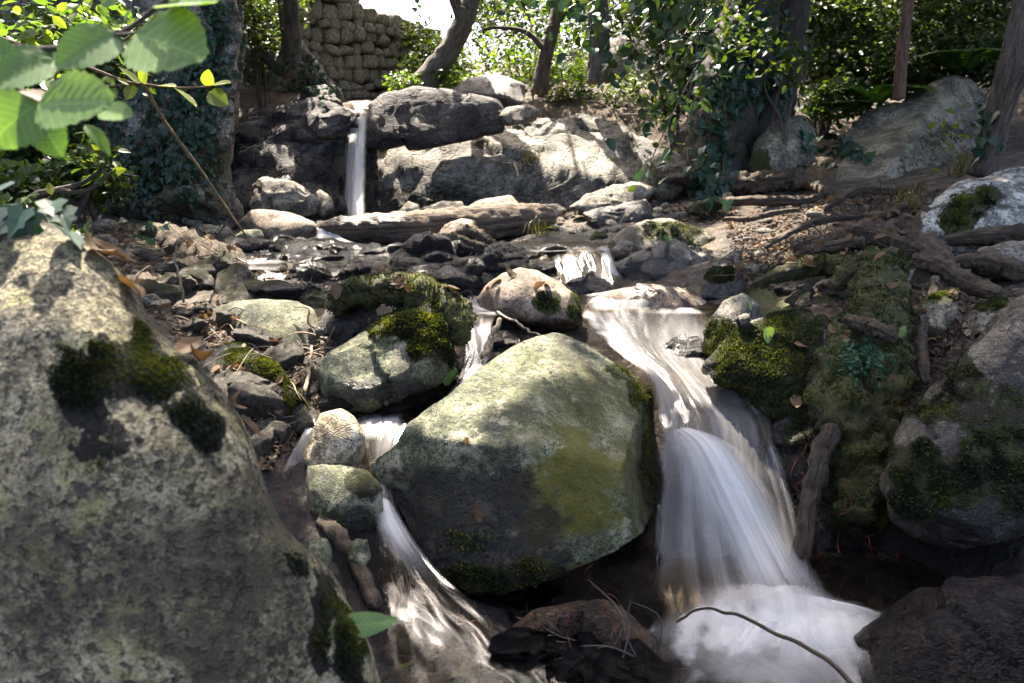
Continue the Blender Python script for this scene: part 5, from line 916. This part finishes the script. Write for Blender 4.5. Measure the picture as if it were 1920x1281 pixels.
fern('green fern behind the ivy-hung rock', 1640,200,7.3,9,.5); fern('bright fern above the slanted slab', 1800,140,7.4,8,.55); fern('small fern between the ivy tree and the slab', 1590,215,7.4,7,.35)
# ------------------------------------------------------------------ stones, litter, leaves, twigs strewn on what they lie on
pv = []
for k in range(9):
    v, F = ico(3); p = v*[1, .8, .6]; gg = np.random.default_rng(k)
    for _ in range(7):
        n = gg.normal(size=3); n /= np.linalg.norm(n); h = p@n; p = p-(np.maximum(0, h-h.max()*gg.uniform(.6, .9))*.9)[:, None]*n
    p = p+.07*fbm(v, 2, 3, k)[:, None]*v; pv.append((p, F))
def pebbles(label, group, region, n, s0, s1, mat, wet, seed):
    g = np.random.default_rng(seed); xs = [p[0] for p in region]; ys = [p[1] for p in region]; k = 0; ms = [mesh('stone', p, F, dict(moss=np.zeros(len(p)), wet=np.full(len(p), wet), alg=np.zeros(len(p)))) for p, F in pv]
    for _ in range(n*5):
        if k >= n: break
        x, y = g.uniform(min(xs), max(xs)), g.uniform(min(ys), max(ys))
        if not inpoly(x, y, region): continue
        h = hit(x, y)
        if h is None or h[1][2] < .35 or abs(h[0][2]-ground(h[0][:1], h[0][1:2])[0]) > .07: continue
        s_ = g.uniform(s0, s1)*h[0][1]*(.6+.8*g.random()**2); o = put('stone', ms[g.integers(9)], M[mat], loc=h[0]+[0, 0, s_*.12], label=label, cat='stone', group=group)
        o.rotation_euler = (g.normal()*.25, g.normal()*.25, g.uniform(0, 6.28)); o.scale = (s_, s_*g.uniform(.7, 1.), s_*g.uniform(.6, 1.)); k += 1
UP = [(440,455),(600,450),(900,470),(1040,480),(1060,540),(850,570),(620,570),(480,545),(400,500)]
RB = [(1360,420),(1500,370),(1760,350),(1720,470),(1500,520),(1380,540)]
LB = [(150,430),(450,430),(440,480),(330,560),(300,600),(250,560),(180,480)]
ML = [(300,580),(420,560),(600,700),(600,760),(520,860),(480,900),(430,780),(330,660)]
pebbles('small wet dark stone lying in the upper stream', 'stones in the upper stream', UP, 60, .008, .022, 'dark', .9, 1)
pebbles('small grey stone lying on the leafy right path', 'stones on the right path', RB, 40, .006, .013, 'grey', 0, 2)
pebbles('small grey-brown stone on the left bank below the cliff', 'stones on the left bank', LB, 20, .008, .018, 'grey', 0, 3)
pebbles('small dark stone in the litter beside the huge granite boulder', 'stones by the huge boulder', ML, 25, .008, .018, 'dark', .3, 4)
pebbles('small dark stone wetted at the foot of the main boulder', 'stones below the main boulder', [(940,1110),(1180,1090),(1240,1200),(1230,1281),(1000,1281)], 30, .01, .025, 'dark', 1., 5)
pebbles('small wet stone at the edge of the side pool', 'stones by the side pool', [(590,690),(880,690),(800,770),(700,790),(600,770)], 28, .008, .018, 'dark', .9, 6)
pebbles('small stone at the foot of the rock ledge', 'stones under the ledge', [(690,400),(1240,370),(1300,420),(1060,445),(1000,420),(700,410)], 35, .006, .014, 'grey', 0, 7)
def blocks(label, group, region, n, s0, s1, mats, wet, moss, seed):
    g = np.random.default_rng(seed); xs = [p[0] for p in region]; ys = [p[1] for p in region]; k = 0; var = []
    for r in range(8):
        v, F = ico(4); p = v*[1, .85, .55]; gg = np.random.default_rng(seed*10+r)
        for _ in range(8):
            m_ = gg.normal(size=3); m_ /= np.linalg.norm(m_); h = p@m_; p = p-(np.maximum(0, h-h.max()*gg.uniform(.6, .92))*.9)[:, None]*m_
        p = p+v*(.09*fracture(p*.5, 10, seed+r)+.06*fbm(v, 2.5, 4, r))[:, None]
        ms_ = np.clip(p[:, 2]*1.6+.5*fbm(v, 2, 3, r+9), 0, 1)*moss; var.append(mesh('rock', p, F, dict(moss=ms_, wet=np.clip(wet-p[:, 2]*.5, 0, 1), alg=np.zeros(len(p)))))
    for _ in range(n*8):
        if k >= n: break
        x, y = g.uniform(min(xs), max(xs)), g.uniform(min(ys), max(ys))
        if not inpoly(x, y, region): continue
        h = hit(x, y)
        if h is None or abs(h[0][2]-ground(h[0][:1], h[0][1:2])[0]) > .09: continue
        if inpoly(x, y, [(420,472),(545,475),(620,545),(470,545)]) or inpoly(x, y, [(1020,470),(1160,465),(1180,560),(1040,560)]): continue
        s_ = g.uniform(s0, s1); o = put('rock', var[g.integers(8)], None, loc=h[0]+[0, 0, s_*.05], label=label, cat='rock', group=group)
        if not o.data.materials: o.data.materials.append(M[mats])
        o.rotation_euler = (g.normal()*.2, g.normal()*.2, g.uniform(0, 6.28)); o.scale = (s_, s_*g.uniform(.6, .9), s_*g.uniform(.55, .95)); k += 1
blocks('dark wet rock stepping down the upper stream', 'dark step rocks of the upper stream', UP, 46, .10, .24, 'dark', 1., .35, 41)
blocks('mossy dark rock packed along the left channel edge', 'mossy rocks of the left channel edge', [(250,470),(430,480),(480,540),(640,560),(640,600),(420,570),(290,560)], 16, .09, .18, 'purple', .3, .9, 42)
blocks('dark rock packed in the litter beside the huge granite boulder', 'rocks in the left litter', ML, 16, .06, .13, 'purple', .5, .5, 43)
blocks('dark mossy rock half buried in the right root bank', 'rocks in the right root bank', [(1440,540),(1560,480),(1740,520),(1720,640),(1700,740),(1580,600)], 14, .07, .14, 'purple', .0, .9, 44)
blocks('black wet rock in the mud below the main boulder', 'black rocks below the main boulder', [(930,1110),(1180,1080),(1260,1180),(1250,1281),(1000,1281)], 24, .05, .11, 'brownwet', 1., .2, 45)
blocks('wet mossy rock at the dark foot of the right bank', 'wet rocks at the foot of the right bank', [(1520,980),(1680,1000),(1760,1080),(1640,1120),(1540,1090)], 12, .05, .1, 'dark', 1., .6, 46)
blocks('wet rock wedged along the side channel', 'rocks of the side channel', [(780,690),(900,600),(960,600),(900,700),(800,770),(620,770),(600,720)], 14, .06, .12, 'dark', 1., .3, 47)
def litter(regs, n, size, seed, mat, name, tpl=None, lift=.008, spread=.5, rnd=None):
    g = np.random.default_rng(seed); P, R = [], []
    for reg, wgt in regs:
        xs = [p[0] for p in reg]; ys = [p[1] for p in reg]; k = 0; tr = 0
        while k < n*wgt and tr < n*wgt*4:
            tr += 1; x, y = g.uniform(min(xs), max(xs)), g.uniform(min(ys), max(ys))
            if not inpoly(x, y, reg): continue
            h = hit(x, y)
            if h is None or h[1][2] < .25 or h[0][1] > 12 or abs(h[0][2]-ground(h[0][:1], h[0][1:2])[0]) > .05: continue
            P.append(h[0]+h[1]*lift*(.3+g.random())); R.append(frames(1, h[1], spread, g)[0]); k += 1
    P = np.array(P); m = len(P); put(name, leaf_mesh(name, P, np.array(R), size*(.4+.9*g.random(m)), tpl or tpl_simple(.3), np.clip(.45+g.normal(size=m)*.3, 0, 1)), M[mat], label='brown leaf litter strewn over the banks', cat='leaf litter', kind='stuff')
ALLR = [(RB, .3), (LB, .14), (ML, .16), (UP, .06), ([(1350,540),(1560,480),(1900,500),(1900,560),(1760,700),(1700,760),(1560,560)], .22), ([(960,200),(1250,220),(1290,270),(1180,240),(1000,230)], .05), ([(1220,390),(1360,360),(1400,420),(1260,420)], .07)]
litter(ALLR, 6500, .03, 1, 'litter', 'leaf_litter')
litter(ALLR, 5000, .05, 2, 'litter', 'twig_litter', (np.array([(0,.02,0),(1,.012,.03),(1,-.012,.03),(0,-.02,0)]), np.array([(0,3,2),(0,2,1)])), .012, .35)
def fallen(label, group, reg, n, size, mat, seed, pts=None):
    g = np.random.default_rng(seed); k = 0; xs = [p[0] for p in reg]; ys = [p[1] for p in reg]
    cur = []
    for r in range(6):
        V = AV.copy(); cu = g.uniform(-1.2, 1.6); V[:, 1] *= g.uniform(.55, .95); V[:, 2] += cu*(V[:, 1]**2)*1.8+g.uniform(-.5, .5)*V[:, 0]**2+.06*fbm(V*3+r, 1, 2, r); cur.append(mesh('fallen_leaf', V, AF, dict(rnd=np.full(len(V), g.uniform(.05, .72))), AUV))
    todo = pts or []
    for t in range(n*5):
        if pts is not None:
            if k >= len(pts): break
            x, y = pts[k]
        else:
            if k >= n: break
            x, y = g.uniform(min(xs), max(xs)), g.uniform(min(ys), max(ys))
            if not inpoly(x, y, reg): continue
        h = hit(x, y)
        if h is None:
            if pts is not None: k += 1
            continue
        if pts is None and h[1][2] < .2: continue
        R = frames(1, h[1], .25, g)[0]; o = put('fallen_leaf', cur[g.integers(6)], M[mat], label=label, cat='leaf', group=group)
        s_ = size*g.uniform(.7, 1.25); o.matrix_world = mat4(R, s_, h[0]+h[1]*.008-R[:, 0]*s_*.5); k += 1
fallen('dry brown leaf fallen on the right path', 'dry leaves on the right path', RB, 70, .06, 'dry', 11)
fallen('dry leaf fallen among the roots of the right bank', 'dry leaves among the right roots', [(1440,520),(1600,520),(1800,520),(1760,640),(1720,760),(1560,620),(1380,640)], 20, .04, 'dry', 12)
fallen('dry leaf fallen on the left litter bank', 'dry leaves on the left bank', ML, 40, .045, 'dry', 13)
fallen('yellowed leaf stranded on the upper stream stones', 'leaves in the upper stream', UP, 30, .06, 'dry', 14)
fallen('dry leaf lying on the bank under the left cliff', 'dry leaves under the left cliff', LB, 28, .07, 'dry', 15)
for i, (lb, x, y, s_, mt) in enumerate([('curled yellow leaf standing on the main boulder', 873,830,.05,'dry'),('brown skeleton leaf stuck on the wet face of the main boulder', 898,962,.06,'dry'),('green alder leaf lying against the foot of the huge granite boulder', 668,1180,.085,'freshfall'),('pale green leaf on the mossy right rock', 1440,625,.05,'freshfall'),('curled brown leaf on the mossy right rock', 1503,645,.06,'dry'),('green leaf wedged between the right roots', 1690,622,.055,'freshfall'),('cream leaf on the ridge-topped mossy rock', 1400,575,.055,'freshfall'),('orange curled leaf caught below the mossy right rock', 1490,755,.055,'dry'),('brown leaf caught beside the dark overhanging boulder', 1690,762,.06,'dry'),('green leaf floating in mud by the side channel', 840,705,.06,'freshfall'),('yellow leaf on the flat-topped grey boulder', 545,560,.06,'dry'),('green leaf on the wet root mat', 1032,1215,.05,'freshfall'),('pale leaf on the black rock hump', 708,484,.07,'freshfall'),('light green leaf under the left cascade water', 765,1245,.05,'freshfall'),('pale leaf on the humped mossy boulder', 1250,450,.05,'freshfall'),('yellow leaf tucked by the side channel', 855,660,.05,'dry')]):
    fallen(lb, None, [(0, 0)], 1, s_, mt, 50+i, pts=[(x, y)])
def stick(label, pts, r0, r1, mat, name='stick', cat='stick', lift=None, nz=.08, k=8, wet=0.):
    P = []
    for q in pts:
        if len(q) == 3: P.append(W(*q))
        else:
            h = hit(*q)
            if h is not None: P.append(h[0]+h[1]*(r0+.004))
    if len(P) < 2: return
    P = spline(np.array(P), 14); P[1:-1] += np.random.default_rng(len(label)).normal(size=(12, 3))*.0035; b = P[0].copy(); m, _, _, _ = tmesh(name, P-b, np.linspace(r0, r1, max(3, len(P))), 40, k, nz, so=False, allwet=wet); put(name, m, M[mat], loc=b, label=label, cat=cat)
stick('thick bark-covered stick standing in the main fall', [(1560,800,2.12),(1535,870,2.03),(1515,960,1.95),(1502,1050,1.86),(1495,1120,1.78)], .028, .02, 'root', nz=.25, k=14, wet=.8)
stick('long curved bare twig arching over the plunge pool', [(1265,1168,1.55),(1305,1148,1.5),(1345,1140,1.47),(1400,1158,1.42),(1480,1195,1.36),(1550,1240,1.3),(1610,1300,1.24)], .0025, .0055, 'root', name='twig', cat='twig')
stick('brown bark branch wedged below the mottled stone', [(603,978,1.88),(630,1000,1.82),(660,1040,1.76),(685,1090,1.68),(705,1140,1.6)], .022, .018, 'root', nz=.15, k=12)
stick('pale bamboo-like stick in the side channel', [(938,598,2.98),(920,635,2.86),(905,672,2.72)], .011, .012, 'twig')
stick('pale dry stick upright in the left litter', [(586,648,2.72),(580,690,2.58),(572,735,2.42)], .006, .008, 'twig')
stick('dark waterlogged stick in the mud by the side pool', [(720,760,2.42),(750,738,2.46),(770,720,2.5)], .012, .014, 'darktwig')
stick('dark thin stick spanning the side channel to the main boulder', [(930,585,3.05),(975,610,2.9),(1015,632,2.72)], .008, .006, 'darktwig')
stick('bare forked sapling stem on the left litter bank', [(345,570,3.0),(335,520,3.0),(328,490,3.0),(330,460,3.0)], .006, .003, 'twig')
stick('black twig dangling in front of the main fall', [(1235,945,1.96),(1238,1000,1.9),(1232,1060,1.86),(1228,1110,1.82)], .004, .003, 'darktwig', name='twig', cat='twig')
g7 = np.random.default_rng(9)
for lb, gp, n, reg, L, mt in [('thin pale twig lying in the left litter', 'twigs in the left litter', 38, ML, .16, 'twig'), ('thin brown twig lying on the left bank', 'twigs on the left bank', 34, LB, .3, 'root'), ('thin twig lying on the leafy right path', 'twigs on the right path', 40, RB, .28, 'root'), ('thin wet twig in the upper stream debris', 'twigs in the upper stream', 26, UP, .22, 'darktwig'), ('fine root strand between the grey boulders', 'root strands between boulders', 22, [(560,600),(640,600),(640,720),(560,740)], .16, 'twig'), ('black wet root strand below the main boulder', 'wet root strands below the main boulder', 12, [(960,1120),(1180,1080),(1270,1200),(1250,1275),(1000,1260)], .26, 'darktwig')]:
    xs = [p[0] for p in reg]; ys = [p[1] for p in reg]; k = 0
    for _ in range(n*8):
        if k >= n: break
        x, y = g7.uniform(min(xs), max(xs)), g7.uniform(min(ys), max(ys))
        if not inpoly(x, y, reg): continue
        h = hit(x, y)
        if h is None or abs(h[0][2]-ground(h[0][:1], h[0][1:2])[0]) > .16: continue
        p, nn = h; d = g7.normal(size=3); d -= (d@nn)*nn; d /= np.linalg.norm(d); l = L*g7.uniform(.5, 1.3); r = g7.uniform(.001, .003)*(1+.25*p[1])
        Q = np.array([p-d*l/2+nn*r, p-d*l*.15+nn*(r+g7.random()*.03)+g7.normal(size=3)*.012, p+d*l*.2+nn*(r+g7.random()*.03)+g7.normal(size=3)*.012, p+d*l/2+nn*r]); m, _, _, _ = tmesh('twig', Q-p, [r, r, r*.8, r*.4], 12, 5, 0, so=False)
        put('twig', m, M[mt], loc=p, label=lb, cat='twig', group=gp); k += 1
# red rootlets hanging in the water
for lb, gp, n, spots in [('red rootlet hanging beside the main fall', 'red rootlets by the main fall', 48, [(1480,960,40,60),(1560,1010,40,60),(1640,1030,40,25),(1440,880,30,50)]), ('red rootlet trailing in the left cascade', 'red rootlets in the left cascade', 50, [(740,1090,14,40),(760,1180,30,50),(900,1200,50,40),(545,900,10,50)]), ('red rootlet under the main boulder', 'red rootlets under the main boulder', 50, [(1130,1090,40,25),(1060,1130,50,30),(1220,1040,12,30)])]:
    for i in range(n):
        x, y, rx, ry = spots[i % len(spots)]; h = hit(x+g7.normal()*rx, y+g7.normal()*ry)
        if h is None: continue
        p, nn = h; p = p+nn*.03+np.array([0, -.02, 0]); l = g7.uniform(.06, .16); d = np.array([g7.normal()*.35, -.3, -1.]); d /= np.linalg.norm(d)
        Q = np.array([[0, 0, 0], d*l*.35+g7.normal(size=3)*.012, d*l*.7+g7.normal(size=3)*.016, d*l+g7.normal(size=3)*.02]); m, _, _, _ = tmesh('rootlet', Q, [.0011, .001, .0008, .0003], 14, 5, 0, so=False)
        put('rootlet', m, M['redroot'], loc=p, label=lb, cat='root', group=gp)
# liverwort patch and grass
def patch(label, name, x, y, rx, ry, n, size, mat, tpl, spread=.5, cat='plant', up=None):
    g = np.random.default_rng(int(x)); P, R = [], []
    for _ in range(n):
        h = hit(x+g.normal()*rx, y+g.normal()*ry)
        if h is None: continue
        P.append(h[0]+h[1]*.006); R.append(frames(1, h[1] if up is None else up, spread, g)[0])
    P = np.array(P); put(name, leaf_mesh(name, P, np.array(R), size*(.5+g.random(len(P))), tpl, g.random(len(P))), M[mat], label=label, cat=cat, kind='stuff')
patch('bluish green liverwort patch on the mossy right root', 'liverwort', 1617, 670, 22, 22, 420, .013, 'liver', tpl_simple(.4))
patch('green cress growing on the humped mossy boulder', 'cress', 1240, 432, 22, 8, 90, .02, 'moss', tpl_simple(.4))
patch('bright moss sprigs at the foot of the main boulder', 'moss_sprigs', 880, 1010, 28, 12, 160, .009, 'moss', tpl_simple(.3))
def grass(label, x, y, n, L, seed):
    g = np.random.default_rng(seed); h = hit(x, y)
    if h is None: return
    b = h[0]; V, F = [], []
    for i in range(n):
        az = g.uniform(0, 6.28); o_ = np.array([g.normal()*.05, g.normal()*.05, 0]); l = L*g.uniform(.5, 1.2); d = np.array([math.cos(az)*.6, math.sin(az)*.6, 0]); s_ = np.array([-math.sin(az), math.cos(az), 0])*.004
        k = len(V)
        for t in (0, .5, 1.): c0 = o_+d*l*t*t+np.array([0, 0, l*(t-.45*t*t)]); V += [c0-s_*(1-t*.8), c0+s_*(1-t*.8)]
        F += [(k, k+1, k+3, k+2), (k+2, k+3, k+5, k+4)]
    put('grass_tuft', mesh('grass_tuft', np.array(V), np.array(F), dict(rnd=g.random(len(V)))), M['grass'], loc=b, label=label, cat='grass')
grass('dry grass tuft beside the slanting trunk', 1800,330,60,.4,1); grass('grass tuft in the crack of the rock ledge', 995,305,40,.3,2); grass('small grass tuft by the end of the log', 1010,440,30,.25,3); grass('grass hanging above the rock ledge', 1050,190,70,.45,4); grass('thin grass at the foot of the whitish boulder', 1700,390,30,.35,5)
